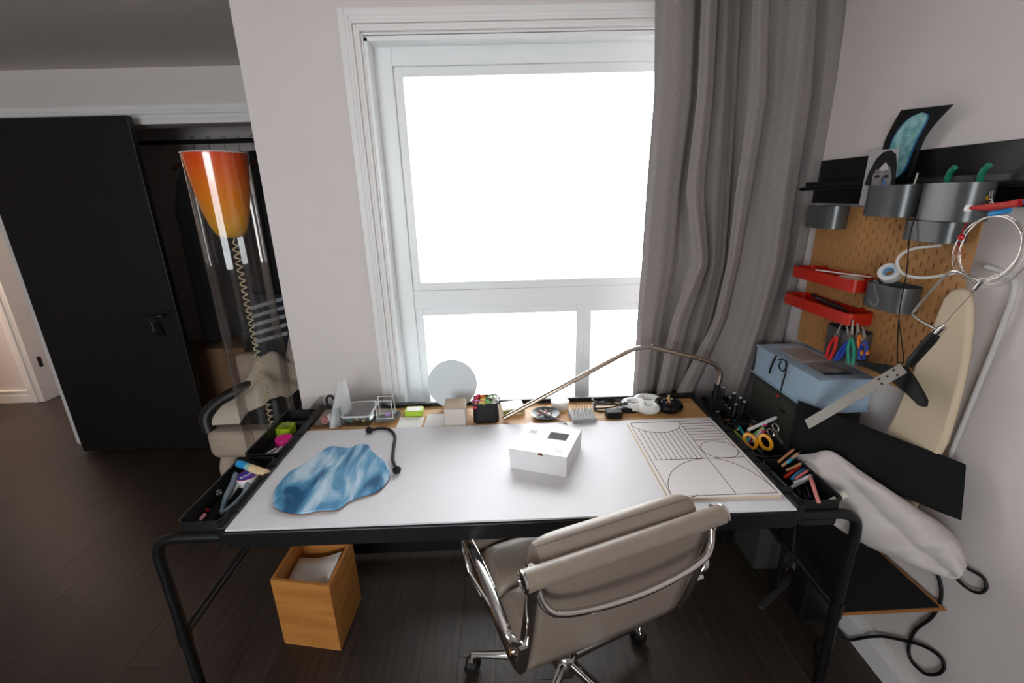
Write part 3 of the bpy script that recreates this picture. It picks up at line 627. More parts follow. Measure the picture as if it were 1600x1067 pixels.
for i in range(13):
    v = i/12; wv = .06*(1-.72*v**1.6); row = []
    for j_ in range(17):
        q_ = j_/16*2*PI; row.append((-.682+.012*v+.35*wv*math.cos(q_)+.03*v, 1.665+wv*.8*math.cos(q_), PZt+.001+v*.185) if False else (-.685+.03*v+(.006+.022*(1-v)**.7)*math.sin(q_)+.3*wv*math.cos(q_), 1.70+wv*math.cos(q_), PZt+.001+v*.185))
    rows.append(row)
build('pouch', MB().sheet(rows), mat('frosted_poly', 'e4e4e6', .35, alpha=.62), zb_)
build('dark_contents', MB().box(-.70, -.68, 1.68, 1.72, PZt+.02, PZt+.085), M_blkp, zb_, bevel=.004)
lc = thing('lidded_container', 'flat clear food container with clip lid', 'container', (-.6, 1.72, PZt))
mb = MB(); tray(mb, -.66, -.555, 1.655, 1.79, PZt, PZt+.04, .012, .002); build('container_body', mb, M_cl, lc)
mb = MB(); mb.prism(rrect(-.664, -.551, 1.651, 1.794, .014, PZt+.041), (0, 0, .005)); build('lid', mb, clear('lid_clear', (.9, .93, .93), 1.2, .1), lc)
build('lid_frame', MB().tube(rrect(-.664, -.551, 1.651, 1.794, .014, PZt+.044), .004, 6, closed=True), mat('lid_grey', 'c2c6c6', .3), lc)
for i in range(5): p = Vector((-.64+i*.017, 1.69+.02*(i % 3), PZt+.0075)); build('small_part', MB().lathe([(0, -.005), (.006, -.004), (.006, .004), (0, .005)], p, 8), mat(('teal_bit', 'gold_bit')[i % 2], ('3f9c92', 'c9a44a')[i % 2], .4), lc)
gd = thing('glass_dish', 'shallow round glass dish holding a clear square frame', 'dish', (-.505, 1.72, PZt))
build('dish_body', MB().lathe([(0, .002), (.04, .002), (.06, .012), (.062, .012), (.042, 0), (0, 0)][::-1], (-.505, 1.72, PZt), 32), clear('dish_glass', (.85, .93, .93), .8), gd)
cf = thing('acrylic_stand', 'small clear acrylic display cube in the glass dish', 'frame', (-.505, 1.71, PZt+.012))
for a_, b__ in (((-.535, 1.695), (-.47, 1.695)), ((-.535, 1.74), (-.47, 1.74))):
    z0, z1 = PZt+.012, PZt+.09; pts = [(a_[0], a_[1], z0), (b__[0], b__[1], z0), (b__[0], b__[1], z1), (a_[0], a_[1], z1)]
    build('frame_edge', MB().tube(pts, .0025, 4, closed=True), mat('acrylic_edge', 'dfe3e2', .15), cf)
build('frame_pane', MB().box(-.533, -.472, 1.694, 1.697, PZt+.014, PZt+.088), M_cl, cf, smooth=False)
build('lilac_bead', MB().lathe([(0, 0), (.012, 0), (.012, .008), (0, .01)], (-.497, 1.72, PZt+.013), 12), mat('lilac', 'b98fd0', .4), cf)
for x0, x1, y0, y1, lab in ((-.445, -.345, 1.625, 1.72, 'white paper note under the lime green box'), (-.335, -.252, 1.63, 1.74, 'white paper card beside the kraft topped box')):
    tag(build('paper_card', MB().prism(rrect(x0, x1, y0, y1, .003, PZt), (0, 0, .0015)), M_paper), lab, 'paper', 'papers along the back of the table')
lg = thing('lime_case', 'small lime green case with white face', 'case', (-.39, 1.75, PZt))
build('case_body', MB().prism(rrect(-.43, -.355, 1.722, 1.775, .01, PZt+.001), (0, 0, .024)), mat('lime_green', 'a9cc3a', .4), lg, bevel=.003)
build('white_face', MB().prism(rrect(-.422, -.363, 1.728, 1.769, .007, PZt+.025), (0, 0, .0008)), M_paper, lg)
kb = thing('small_carton', 'small white carton with kraft top in front of the round pale mirror', 'box', (-.207, 1.66, PZt))
build('carton_body', MB().box(-.249, -.167, 1.628, 1.70, PZt, PZt+.075), mat('pale_card', 'cfc4bd', .7), kb, smooth=False, bevel=.001)
build('carton_flap', MB().box(-.249, -.167, 1.632, 1.70, PZt+.075, PZt+.09), mat('kraft_card', 'b5a08c', .7), kb, smooth=False, bevel=.001)
# round mirror, drawn as a pale disc: its bright reflection is painted in
mc = PY(707.5, 606, 1.815); mi = thing('pale_painted_mirror', 'round mirror painted pale standing at the window behind the table', 'disc', (mc.x, 1.80, PZt))
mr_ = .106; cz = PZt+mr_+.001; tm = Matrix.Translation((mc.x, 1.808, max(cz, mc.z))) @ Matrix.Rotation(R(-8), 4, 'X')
me = MB().lathe([(0, 0), (mr_, 0), (mr_, .004), (0, .004)], (0, 0, 0), 48, ax='y').mesh('disc_plate', True); me.transform(tm); build('disc_plate', me, mat('pale_painted_mirror', 'cfd8dd', .3, 0), mi)
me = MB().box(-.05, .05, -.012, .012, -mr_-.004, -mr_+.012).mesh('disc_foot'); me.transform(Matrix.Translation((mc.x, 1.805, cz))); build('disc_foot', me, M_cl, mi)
# black cup of sweets
cu_ = thing('black_cup', 'square black plastic cup filled with wrapped sweets', 'cup', (-.085, 1.69, PZt))
mb = MB(); tray(mb, -.138, -.035, 1.645, 1.74, PZt, PZt+.085, .02, .003); build('cup_body', mb, M_blkp, cu_)
sw = ['d23a55', 'e8d85a', '7fb86a', 'f0efe9', 'c77ab0', 'e0763a', '5f4a3c', 'd8d2c8']
for i in range(16):
    p = Vector((-.125+.026*(i % 4)+rnd.uniform(-.004, .004), 1.66+.022*(i//4), PZt+.074+rnd.random()*.012)); d = Vector((rnd.uniform(-1, 1), rnd.uniform(-1, 1), .3)).normalized()*.016
    t = thing('wrapped_sweet', 'wrapped sweet in the square black cup', 'sweet', p, 'sweets in the black cup')
    build('wrapper', MB().tube([p-d, p-d*.6, p-d*.5, p, p+d*.5, p+d*.6, p+d], [.008, .003, .008, .009, .008, .003, .008], 8), mat('sweet%d' % (i % 8), sw[i % 8], .35), t)
# notepad / flat box
fb = thing('flat_box', 'flat cream box with olive label beside the lamp head', 'box', (.04, 1.75, PZt)); a = at(787, 650)
build('box_body', MB().quadbox((-.02, 1.70, PZt), (.075, 1.72, PZt), (.06, 1.80, PZt), (-.03, 1.78, PZt), (0, 0, .028)), mat('cream_card', 'd8d2b9', .6), fb, smooth=False)
build('olive_label', MB().quadbox((-.015, 1.7, PZt+.006), (.07, 1.718, PZt+.006), (.07, 1.718, PZt+.022), (-.015, 1.7, PZt+.022), (0, -.0012, 0)), mat('olive_print', '8c8a4a', .6), fb, smooth=False)
# desk lamp
la = thing('desk_lamp', 'slim metal desk lamp with long angled arm over the table', 'desk lamp', (.882, 1.72, DZ))
p0, p1 = PZ(786, 654, PZt+.012), PY(985, 547, 1.715)
build('lamp_head', MB().tube([p0, p0+(p1-p0)*.02, p0+(p1-p0)*.985], [.007, .0095, .0095], 12), mat('champagne_metal', 'b5a596', .25, .9), la)
build('flexible_joint', MB().tube(smoothpts([p0+(p1-p0)*.98, PY(1000, 543, 1.715), PY(1018, 542, 1.715)], 8), .0088, 12), M_steel, la)
build('arm', MB().tube(smoothpts([PY(1018, 542, 1.715), PY(1060, 552, 1.716), PY(1105, 564, 1.718), PY(1121, 573, 1.72), PY(1126, 586, 1.72), PY(1121, 602, 1.72)], 8), .0098, 12), _m['champagne_metal'], la)
build('post', MB().tube([PY(1121, 600, 1.72), (.868, 1.72, DZ-.01)], .012, 12), M_blkp, la)
build('clamp', MB().box(.84, .90, 1.69, 1.75, DZ-.01, DZ+.035), M_blkp, la, smooth=False, bevel=.004)
# dish of bits
di = thing('dark_dish', 'small dark speckled dish of red and silver bits', 'dish', (.155, 1.69, PZt))
build('dish_body', MB().lathe([(0, 0), (.04, 0), (.056, .014), (.058, .016), (.054, .015), (.04, .006), (0, .005)], (.155, 1.69, PZt), 32), mat('speckled_dark', '3a4145', .35, noise=.5, nscale=120), di)
for i in range(10): build('bit', MB().tube([Vector((.155+rnd.uniform(-.03, .03), 1.69+rnd.uniform(-.03, .03), PZt+.012)), Vector((.155+rnd.uniform(-.03, .03), 1.69+rnd.uniform(-.03, .03), PZt+.015))], .0035, 6), (mat('bit_red', '8c2020', .4), M_steel)[i % 2], di)
pen('silver_spoon', 'thin silver needle tool resting on the dark dish', 'tool', (.135, 1.70, PZt+.022), (.235, 1.60, PZt+.009), .0025, M_steel)
jr = thing('white_jar', 'low white jar with pale lid behind the dark dish', 'jar', (.225, 1.765, PZt))
build('jar_body', MB().lathe([(0, 0), (.036, 0), (.037, .002), (.037, .022), (0, .022)], (.225, 1.765, PZt), 28), mat('jar_white', 'dedad6', .35), jr); build('lid', MB().lathe([(.0, .022), (.039, .022), (.039, .032), (.036, .034), (0, .034)], (.225, 1.765, PZt), 28), mat('lid_white', 'e9e7e6', .35), jr)
pb = thing('pin_block', 'grey felt block stuck with upright pins', 'pin block', (.30, 1.65, PZt)); A, B, C_ = at(896, 662), at(932, 660), at(930, 645)
build('block', MB().quadbox((.257, 1.605, PZt), (.355, 1.615, PZt), (.345, 1.71, PZt), (.25, 1.70, PZt), (0, 0, .022)), mat('grey_felt', 'a9a9a8', .95, bump=.4), pb, bevel=.002)
for i in range(28): x, y = .268+.012*(i % 7), 1.625+.02*(i//7); build('pin', MB().tube([(x, y, PZt+.015), (x+rnd.uniform(-.004, .004), y, PZt+.045+rnd.random()*.01)], .0008, 4), M_steel, pb)
# cable bundle
ca = thing('cable_bundle', 'coiled black cable with flat plug on the plywood', 'cable', (.44, 1.70, PZt))
for k in range(5):
    rr = .045+.006*k; build('cable_loop', MB().tube([(.42+rr*1.15*math.cos(a*PI/14)+.004*k, 1.735+rr*.65*math.sin(a*PI/14), PZt+.008+.007*k+.012*math.sin(a*PI/14+k)) for a in range(28)], .0032, 6, closed=True), M_rubber, ca)
build('plug', MB().box(.46, .535, 1.69, 1.715, PZt, PZt+.022), M_rubber, ca, smooth=False, bevel=.003); build('metal_end', MB().box(.535, .55, 1.693, 1.712, PZt+.004, PZt+.016), M_steel, ca, smooth=False)
build('adapter', MB().box(.40, .465, 1.645, 1.69, PZt, PZt+.028), M_rubber, ca, smooth=False, bevel=.005)
# foam rings
fo = mat('white_foam', 'e6e6e4', .8, bump=.2)
for i, (x, y, z, r_) in enumerate(((.535, 1.735, .018, .04), (.60, 1.765, .018, .045), (.585, 1.70, .018, .032))):
    t = thing('foam_ring', ('white foam ring next to the coiled black cable', 'largest white foam ring next to the black pincushion', 'smallest white foam ring in front of the other two')[i], 'ring', (x, y, PZt), 'white foam rings'); build('ring_body', MB().tube([(x+r_*math.cos(a*PI/12), y+r_*.8*math.sin(a*PI/12), PZt+z) for a in range(24)], .0175, 10, closed=True), fo, t)
    for k in range(3): build('pin', MB().tube([(x+r_*math.cos(k*2), y+r_*.8*math.sin(k*2), PZt+.03), (x+r_*math.cos(k*2)+.003, y+r_*.8*math.sin(k*2), PZt+.055)], .0008, 4), M_steel, t)
# pin cushion
pcx, pcy = .672, 1.715; pcn = thing('magnetic_pincushion', 'round glossy black pincushion covered with coloured pins', 'pincushion', (pcx, pcy, PZt))
build('cushion_body', MB().lathe([(0, 0), (.045, 0), (.058, .012), (.061, .022), (.055, .034), (.04, .039), (0, .032)], (pcx, pcy, PZt), 36), mat('gloss_black', '0c0c0d', .12), pcn)
pcol = ['e8e8e8', 'd02a2a', '2a50c0', 'e3c22a', 'e8e8e8', '2a9a50']
for i in range(26): a = rnd.random()*2*PI; r_ = rnd.random()*.032; build('pin_head', MB().lathe([(0, -.0025), (.0022, -.001), (.0022, .001), (0, .0025)], (pcx+r_*math.cos(a), pcy+r_*math.sin(a), PZt+.038+rnd.random()*.006), 8), mat('pin%d' % (i % 6), pcol[i % 6], .3), pcn)
build('wooden_peg', MB().tube([(pcx, pcy, PZt+.034), (pcx, pcy, PZt+.065)], [.005, .0045], 10), mat('peg_wood', 'cfa46a', .5), pcn)

# ================================================================== chair
ch = thing('office_chair', 'tan leather padded office chair with chrome frame at the table', 'chair', (.17, 1.13, 0)); ch.rotation_euler = (0, 0, R(20.3))
def cp(n, mb, m, par=None, **k):
    return build(n, mb, m, par or ch, local=True, **k)
def side(x): return smoothpts([(x, .255, .475), (x, .24, .458), (x, .10, .44), (x, -.08, .428), (x, -.165, .435), (x, -.212, .475), (x, -.24, .56), (x, -.268, .68), (x, -.297, .82), (x, -.303, .85)], 6)
for s in (-1, 1):
    cp('side_frame', MB().tube(side(s*.245), .011, 10, flat=((1, 0, 0), 2.0)), M_chrome)
    arm = smoothpts([(s*.262, -.262, .60), (s*.285, -.262, .635), (s*.292, -.22, .652), (s*.292, -.08, .662), (s*.292, .06, .655), (s*.292, .125, .62), (s*.288, .14, .56), (s*.28, .11, .49), (s*.262, .05, .445)], 6)
    cp('armrest', MB().tube(arm, [.009+.006*math.exp(-((i-18)/9)**2) for i in range(len(arm))], 10, flat=((0, 0, 1) if False else (1, 0, 0), .55)), M_chrome)
    cp('arm_strut', MB().tube([(s*.285, .10, .50), (s*.25, .0, .445)], .007, 8), M_chrome)
    cp('arm_bolt', MB().tube([(s*.248, -.262, .60), (s*.27, -.262, .60)], .012, 12), M_chrome)
# back sheet
def backy(z): return -.225-(z-.5)*.235
rows = [[(x*.236, backy(z)-.004*(1-x*x), z) for x in [i/8-1 for i in range(17)]] for z in [.445+.39*i/14 for i in range(15)]]
cp('back_sheet', MB().sheet(rows), M_leather, solid=.006)
# front pads: three padded sections and rolled top
def padrow(z0, z1, th, n='back_pad'):
    rows = []
    for i in range(13):
        q = i/12; z = z0+(z1-z0)*q; row = []
        for j_ in range(17):
            u = j_/8-1; bul = th*(max(0, 1-abs(2*q-1)**3))**.5*(max(0, 1-abs(u)**8))**.5
            row.append((u*.236, backy(z)+.006+bul, z))
        rows.append(row)
    cp(n, MB().sheet(rows), M_leather, solid=.004)
padrow(.455, .61, .065); padrow(.61, .775, .07)
hr = MB(); N = 24; rws = []
for j_ in range(25):
    u = j_/12-1; sc_ = (max(0, 1-abs(u)**10))**.5*.9+.1; row = []
    for k in range(N+1):
        a = 2*PI*k/N; row.append((u*.236, backy(.80)+.052+.044*sc_*math.cos(a), .808+.062*sc_*math.sin(a)))
    rws.append(row)
cp('head_roll', hr.sheet(rws), M_leather)
sm = [(u*.236 if False else (i/20-1)*.23, backy(.84)+.046, .8685) for i, u in enumerate(range(41))]
cp('seam', MB().tube(sm, .0014, 5), mat('tan_stitch', '6f6254', .7))
cp('top_bar', MB().tube([(-.266, -.303, .832), (.266, -.303, .832)], .024, 20), M_leather)
for s in (-1, 1): cp('bar_end', MB().lathe([(0, s*.266), (.023, s*.266), (.0245, s*.268), (.0245, s*.272), (.019, s*.274), (.017, s*.271), (0, s*.271)], (0, -.303, .832), 20, ax='x'), M_chrome)
spr = smoothpts([(-.238, -.305, .80), (-.228, -.318, .765), (-.20, -.328, .742), (-.12, -.336, .728), (0, -.34, .722), (.12, -.336, .728), (.20, -.328, .742), (.228, -.318, .765), (.238, -.305, .80)], 6)
cp('back_spreader', MB().tube(spr, .0088, 10), M_chrome)
# seat
rows = [[(x*.236, y, .452-.012*(1-abs(x)**4)+.03*max(0, (y-.2)/.06 if False else 0)) for x in [i/8-1 for i in range(17)]] for y in [-.19+.44*i/10 for i in range(11)]]
cp('seat_sheet', MB().sheet(rows), M_leather, solid=.006)
for y0, y1 in ((-.17, .02), (.02, .21)):
    rows = []
    for i in range(13):
        q = i/12; y = y0+(y1-y0)*q
        rows.append([((j_/8-1)*.226, y, .452+.048*(max(0, 1-abs(2*q-1)**3))**.5*(max(0, 1-abs(j_/8-1)**8))**.5) for j_ in range(17)])
    cp('seat_pad', MB().sheet(rows), M_leather, solid=.004)
cp('seat_front_roll', MB().tube([(-.24, .245, .468), (.24, .245, .468)], .024, 16), M_leather)
for y in (.1, -.13): cp('seat_spreader', MB().tube(smoothpts([(-.245, y, .435), (-.12, y*.6, .40), (0, y*.4, .385), (.12, y*.6, .40), (.245, y, .435)]), .012, 10), M_chrome)
cp('tilt_mechanism', MB().box(-.05, .05, -.09, .09, .345, .40), M_blkp, bevel=.008)
cp('column', MB().lathe([(.0, .09), (.026, .09), (.026, .24), (.018, .24), (.018, .36), (0, .36)], (0, 0, 0), 20), M_chrome)
cp('hub', MB().lathe([(0, .075), (.038, .075), (.04, .085), (.038, .135), (.03, .145), (0, .145)], (0, 0, 0), 24), M_chrome)
for k in range(5):
    a = R(26-20.3+72*k); d = Vector((math.cos(a), math.sin(a), 0)); n_ = Vector((-d.y, d.x, 0))
    cp('base_leg', MB().tube([d*.03+Vector((0, 0, .115)), d*.18+Vector((0, 0, .10)), d*.325+Vector((0, 0, .078))], [.022, .018, .012], 10, flat=((0, 0, 1), .75)), M_chrome)
    q = d*.325
    cs = MB(); cs.lathe([(0, 0), (.01, 0), (.01, .02), (0, .02)], (q.x, q.y, .06), 10)
    c_o = cp('caster', cs, M_chrome)
    for s in (-1, 1):
        p = q+n_*(s*.012); cp('caster_wheel', MB().tube([p-n_*.007+Vector((0, 0, .027)), p+n_*.007+Vector((0, 0, .027))], .027, 16), M_rubber, c_o)
    cp('caster_hood', MB().tube([q-n_*.021+Vector((0, 0, .05)), q+n_*.021+Vector((0, 0, .05))], .016, 12), M_chrome, c_o)

# wooden waste box
wbx = thing('wooden_bin', 'open honey coloured wooden box holding paper under the table', 'wooden box', (-.75, 1.41, 0))
A, B, D = PZ(445, 1005, 0), PZ(533, 1017, 0), PZ(565, 935, 0); ux = (B-A); uy = D-B; H = .305
nx, ny = ux.normalized(), uy.normalized(); th = .012
build('front_panel', MB().quadbox(A, B, B+ny*th, A+ny*th, (0, 0, H)), M_orange, wbx, smooth=False, bevel=.001)
build('back_panel', MB().quadbox(A+uy-ny*th, B+uy-ny*th, B+uy, A+uy, (0, 0, H)), M_orange, wbx, smooth=False, bevel=.001)
for s0 in (A, B-nx*th): build('side_panel', MB().quadbox(s0+ny*th, s0+nx*th+ny*th, s0+nx*th+uy-ny*th, s0+uy-ny*th, (0, 0, H)), M_orange, wbx, smooth=False, bevel=.001)
build('bottom_panel', MB().quadbox(A+(nx+ny)*th, B+(-nx+ny)*th, B+uy-(nx+ny)*th, A+uy+(nx-ny)*th, (0, 0, th)), M_orange, wbx, smooth=False)
rows = [[A+nx*(.02+u*.19)+ny*(.03+v*.14)+Vector((0, 0, .235+.055*u**2+.01*v)) for u in [i/10 for i in range(11)]] for v in [0, .33, .66, 1]]
tag(build('curved_paper', MB().sheet(rows), M_paper, solid=.001), 'sheet of white paper curling up inside the wooden box', 'paper')
st = [[A+nx*(.02+u*.19)+ny*(.03+v*.16)+Vector((0, 0, .012)) for u in (0, 1)] for v in (0, 1)]
tag(build('paper_stack', MB().quadbox(st[0][0], st[0][1], st[1][1], st[1][0], (0, 0, .218)), M_paper, smooth=False), 'stack of waste paper filling the wooden box', 'paper')

# ================================================================== right wall
pg = thing('pegboard', 'tan slotted pegboard fixed to the right hand wall', 'pegboard', (1.225, 1.47, 1.0))
py0, py1, pz0, pz1, px0, px1 = 1.165, 1.785, 1.0, 1.535, 1.219, 1.225
ysl, zsl = [py0], [pz0]; cy = []; cz_ = []
y = py0+.02
while y < py1-.012: cy.append(y); ysl += [y-.0027, y+.0027]; y += .02
z = pz0+.02
while z < pz1-.012: cz_.append(z); zsl += [z-.0085, z+.0085]; z += .02
ysl.append(py1); zsl.append(pz1)
hole = set()
for i in range(len(cy)):
    for j_ in range(len(cz_)):
        if (i+j_) % 2 == 0: hole.add((2*i+1, 2*j_+1))
mb = MB(); nY, nZ = len(ysl), len(zsl)
for xx in (px0, px1): mb.v += [(xx, ysl[i], zsl[j_]) for i in range(nY) for j_ in range(nZ)]
def vi(s, i, j_): return s*nY*nZ+i*nZ+j_
def solidc(i, j_): return 0 <= i < nY-1 and 0 <= j_ < nZ-1 and (i, j_) not in hole
for i in range(nY-1):
    for j_ in range(nZ-1):
        if not solidc(i, j_): continue
        for s in (0, 1): mb.f.append((vi(s, i, j_), vi(s, i+1, j_), vi(s, i+1, j_+1), vi(s, i, j_+1)))
        if not solidc(i-1, j_): mb.f.append((vi(0, i, j_), vi(0, i, j_+1), vi(1, i, j_+1), vi(1, i, j_)))
        if not solidc(i+1, j_): mb.f.append((vi(0, i+1, j_), vi(0, i+1, j_+1), vi(1, i+1, j_+1), vi(1, i+1, j_)))
        if not solidc(i, j_-1): mb.f.append((vi(0, i, j_), vi(0, i+1, j_), vi(1, i+1, j_), vi(1, i, j_)))
        if not solidc(i, j_+1): mb.f.append((vi(0, i, j_+1), vi(0, i+1, j_+1), vi(1, i+1, j_+1), vi(1, i, j_+1)))
build('slotted_board', mb, mat('peg_tan', 'b98551', .55, noise=.05), pg, smooth=False)
for y in (py0+.06, py1-.06):
    for z in (pz0+.05, pz1-.05): build('spacer', MB().tube([(px1, y, z), (XR, y, z)], .012, 10), M_blkp, pg)
# black wall shelves
sh1 = thing('wall_shelf', 'long black picture ledge along the right hand wall', 'shelf', (1.24, 1.3, 1.61))
build('back_plate', MB().box(1.244, XR, .7, 1.86, 1.61, 1.70), M_blk, sh1, smooth=False, bevel=.002); build('ledge', MB().box(1.20, XR, .7, 1.86, 1.606, 1.613), M_blk, sh1, smooth=False); build('front_lip', MB().box(1.197, 1.202, .7, 1.86, 1.606, 1.622), M_blk, sh1, smooth=False)
sh2 = thing('hanging_rail', 'black rail under the picture ledge carrying steel cups', 'rail', (1.24, 1.4, 1.55))
build('rail_plate', MB().box(1.238, XR, .7, 1.90, 1.545, 1.603), M_blk, sh2, smooth=False, bevel=.002); build('rail_rod', MB().tube([(1.205, .7, 1.598), (1.205, 1.90, 1.598)], .006, 8), M_blk, sh2)
for y in (.8, 1.2, 1.6, 1.88): build('rail_bracket', MB().box(1.2, 1.25, y-.006, y+.006, 1.59, 1.603), M_blk, sh2, smooth=False)
def cup(x0, x1, y0, y1, z0, z1, m, label, hook=True):
    t = thing('hanging_cup', label, 'cup', ((x0+x1)/2, (y0+y1)/2, z0), 'cups on the wall rails'); mb = MB(); tray(mb, x0, x1, y0, y1, z0, z1, min(.042, (x1-x0)/2-.004), .002); build('cup_body', mb, m, t)
    if hook: build('cup_hook', MB().box(x1-.003, 1.215, (y0+y1)/2-.02, (y0+y1)/2+.02, z1-.012, z1+.002), m, t, smooth=False)
    return t
cup(1.115, 1.20, 1.30, 1.455, 1.515, 1.603, M_cup, 'grey steel cup holding the portrait card')
cup(1.115, 1.20, 1.11, 1.265, 1.512, 1.605, M_cup, 'large brushed steel cup with green handles inside')
cup(1.14, 1.215, 1.60, 1.76, 1.462, 1.54, M_cup, 'empty grey cup hanging beside the curtain', False)
cup(1.14, 1.215, 1.165, 1.32, 1.455, 1.508, M_cup, 'grey cup tucked below the large steel cup', False)
cup(1.13, 1.215, 1.25, 1.40, 1.245, 1.32, M_cup, 'grey cup on the pegboard with a tape roll', False)
cup(1.145, 1.215, 1.39, 1.545, 1.03, 1.14, M_cup, 'grey cup on the pegboard with pliers over its rim', False)
for y in (1.14, 1.225):
    hh = thing('green_handled_tool', 'green handled tool standing in the large steel cup', 'tool', (1.16, y, 1.52), 'green handles in the steel cup'); build('handle', MB().tube(smoothpts([(1.17, y, 1.56), (1.16, y, 1.605), (1.155, y-.006, 1.628), (1.15, y-.022, 1.642)]), .007, 10), mat('green_plastic', '17795a', .4), hh); build('shaft', MB().tube([(1.165, y, 1.516), (1.17, y, 1.56)], .003, 8), M_steel, hh)
# portrait card
pc_ = thing('portrait_card', 'black and white portrait card propped in the steel cup', 'card', (1.17, 1.43, 1.6))
a, b_, c_, d_ = PX(1348, 290, 1.165), PX(1400, 290, 1.15), PX(1405, 232, 1.185), PX(1359, 235, 1.2); n_ = (b_-a).cross(d_-a).normalized()
if n_.x > 0: n_ = -n_
def cardpt(u, v, h=0): return (a*(1-u)+b_*u)*(1-v)+(d_*(1-u)+c_*u)*v+n_*h
build('card_sheet', MB().quadbox(a-Vector((0, 0, .06)), b_-Vector((0, 0, .06)), c_, d_, -n_*.001), mat('card_grey', 'b5b3b2', .5), pc_, smooth=False)
def shape(n, pts, m, h): build(n, MB().prism([cardpt(u, v, h) for u, v in pts], n_*.0002), m, pc_, smooth=False)
g1 = mat('print_dark', '1e1c1c', .5); g2 = mat('print_skin_grey', '8d8a88', .5); g3 = mat('print_light', 'c9c6c4', .5)
shape('printed_hair', [(.05, 0), (.12, .35), (.3, .75), (.5, .92), (.75, .97), (.92, .85), (.98, .5), (.97, .0)], g1, .0004)
shape('printed_face', [(.28, 0), (.27, .25), (.38, .5), (.6, .66), (.78, .5), (.86, .25), (.84, 0)], g2, .0007)
shape('printed_forehead', [(.45, .42), (.55, .6), (.66, .62), (.75, .45), (.6, .4)], g3, .001)
shape('printed_fringe', [(.3, .5), (.5, .8), (.62, .62), (.5, .52), (.42, .42)], g1, .0011)
for u in (.42, .7): shape('printed_eye', [(u-.09, .24), (u-.03, .29), (u+.06, .29), (u+.1, .25), (u+.03, .21), (u-.04, .21)], g1, .0011); shape('printed_brow', [(u-.1, .34), (u, .38), (u+.1, .35), (u, .355)], g1, .0011)
shape('printed_nose', [(.56, .1), (.58, .25), (.62, .25), (.64, .1)], mat('print_mid', '5b5857', .5), .0011)
# curved black poster with blue print
po = thing('curved_poster', 'curled black card with blue green oval print', 'poster', (1.19, 1.4, 1.61))
def cur(u, v): # u across, v up
    top = PX(1408, 172, 1.215)*(1-u)+PX(1490, 163, 1.20)*u; mid = PX(1385, 215, 1.22)*(1-u)+PX(1448, 212, 1.215)*u; low = PX(1370, 262, 1.225)*(1-u)+PX(1425, 270, 1.225)*u; base = PX(1362, 292, 1.225)*(1-u)+PX(1412, 300, 1.225)*u
    P = [base, low, mid, top]; s = v*3; i = min(int(s), 2); t = s-i; p0, p1, p2, p3 = P[max(i-1, 0)], P[i], P[i+1], P[min(i+2, 3)]
    return .5*((2*p1)+(p2-p0)*t+(2*p0-5*p1+4*p2-p3)*t*t+(3*p1-p0-3*p2+p3)*t**3)
build('card_sheet', MB().sheet([[cur(u/8, v/20) for u in range(9)] for v in range(21)]), mat('poster_black', '0e1012', .35), po, solid=.001)
def oval(nm, w0, m, h):
    rows = []
    for i in range(21):
        v = .22+.70*i/20; ww = w0*max(0.001, 1-abs(2*(i/20)-1)**3.0)**.5; cu_x = .52
        rows.append([cur(cu_x-ww+2*ww*k/6, v)+Vector((-h, 0, 0)) for k in range(7)])
    build(nm, MB().sheet(rows), m, po)
oval('printed_outline', .33, mat('print_blue', '2f6f9c', .4), .0012); oval('printed_oval', .285, mat('print_teal', 'a9d2d2', .4, col2='6aa8ac', nscale=40), .002)
pen('wooden_stylus', 'thin pale stick leaning out of the portrait cup', 'stick', (1.16, 1.33, 1.53), PX(1434, 270, 1.17), .0025, pm_('stick', 'b5aca0'))
pen('blue_tip_brush', 'small brush with blue ferrule in the portrait cup', 'brush', (1.15, 1.40, 1.52), PX(1381, 280, 1.145), .0035, pm_('bluebrush', '3d6a9c'))
# red trays
for (A_, z0, z1, lab) in (((1.425, 1.755), 1.275, 1.315, 'upper red metal tray on the pegboard'), ((1.415, 1.78), 1.165, 1.205, 'lower red metal tray on the pegboard')):
    t = thing('red_tray', lab, 'tray', (1.17, 1.6, z0), 'red pegboard trays'); mb = MB(); tray(mb, 1.125, 1.217, A_[0], A_[1], z0, z1, .022, .002); build('tray_body', mb, M_red, t)
    for y in (A_[0]+.06, A_[1]-.06): build('hook', MB().box(1.214, 1.22, y-.008, y+.008, z1-.01, z1+.006), M_red, t, smooth=False)
pen('cotton_swab', 'white stick laid across the upper red tray', 'stick', (1.13, 1.62, 1.319), (1.2, 1.45, 1.319), .0022, M_paper)
tp = thing('tape_ring', 'pale ring of tape lying in the upper red tray', 'tape', (1.175, 1.5, 1.28)); build('ring_body', MB().tube([(1.172+.03*math.cos(a*PI/12), 1.50+.045*math.sin(a*PI/12), 1.305) for a in range(24)], .006, 6, closed=True, flat=((0, 0, 1), .4)), mat('tape_cream', 'c9c1a9', .5), tp)
for i in range(4): pen('small_driver', ('slim black driver lying at the wall side of the lower red tray', 'steel probe lying in the lower red tray', 'navy handled driver lying in the lower red tray', 'black driver lying next to the navy one in the red tray')[i], 'tool', (1.15+.012*i, 1.46+.03*i, 1.203), (1.16+.012*i, 1.62+.03*i, 1.207), .004, (M_blkp, M_steel, pm_('navy', '22304f'), M_blkp)[i], group='tools in the lower red tray')
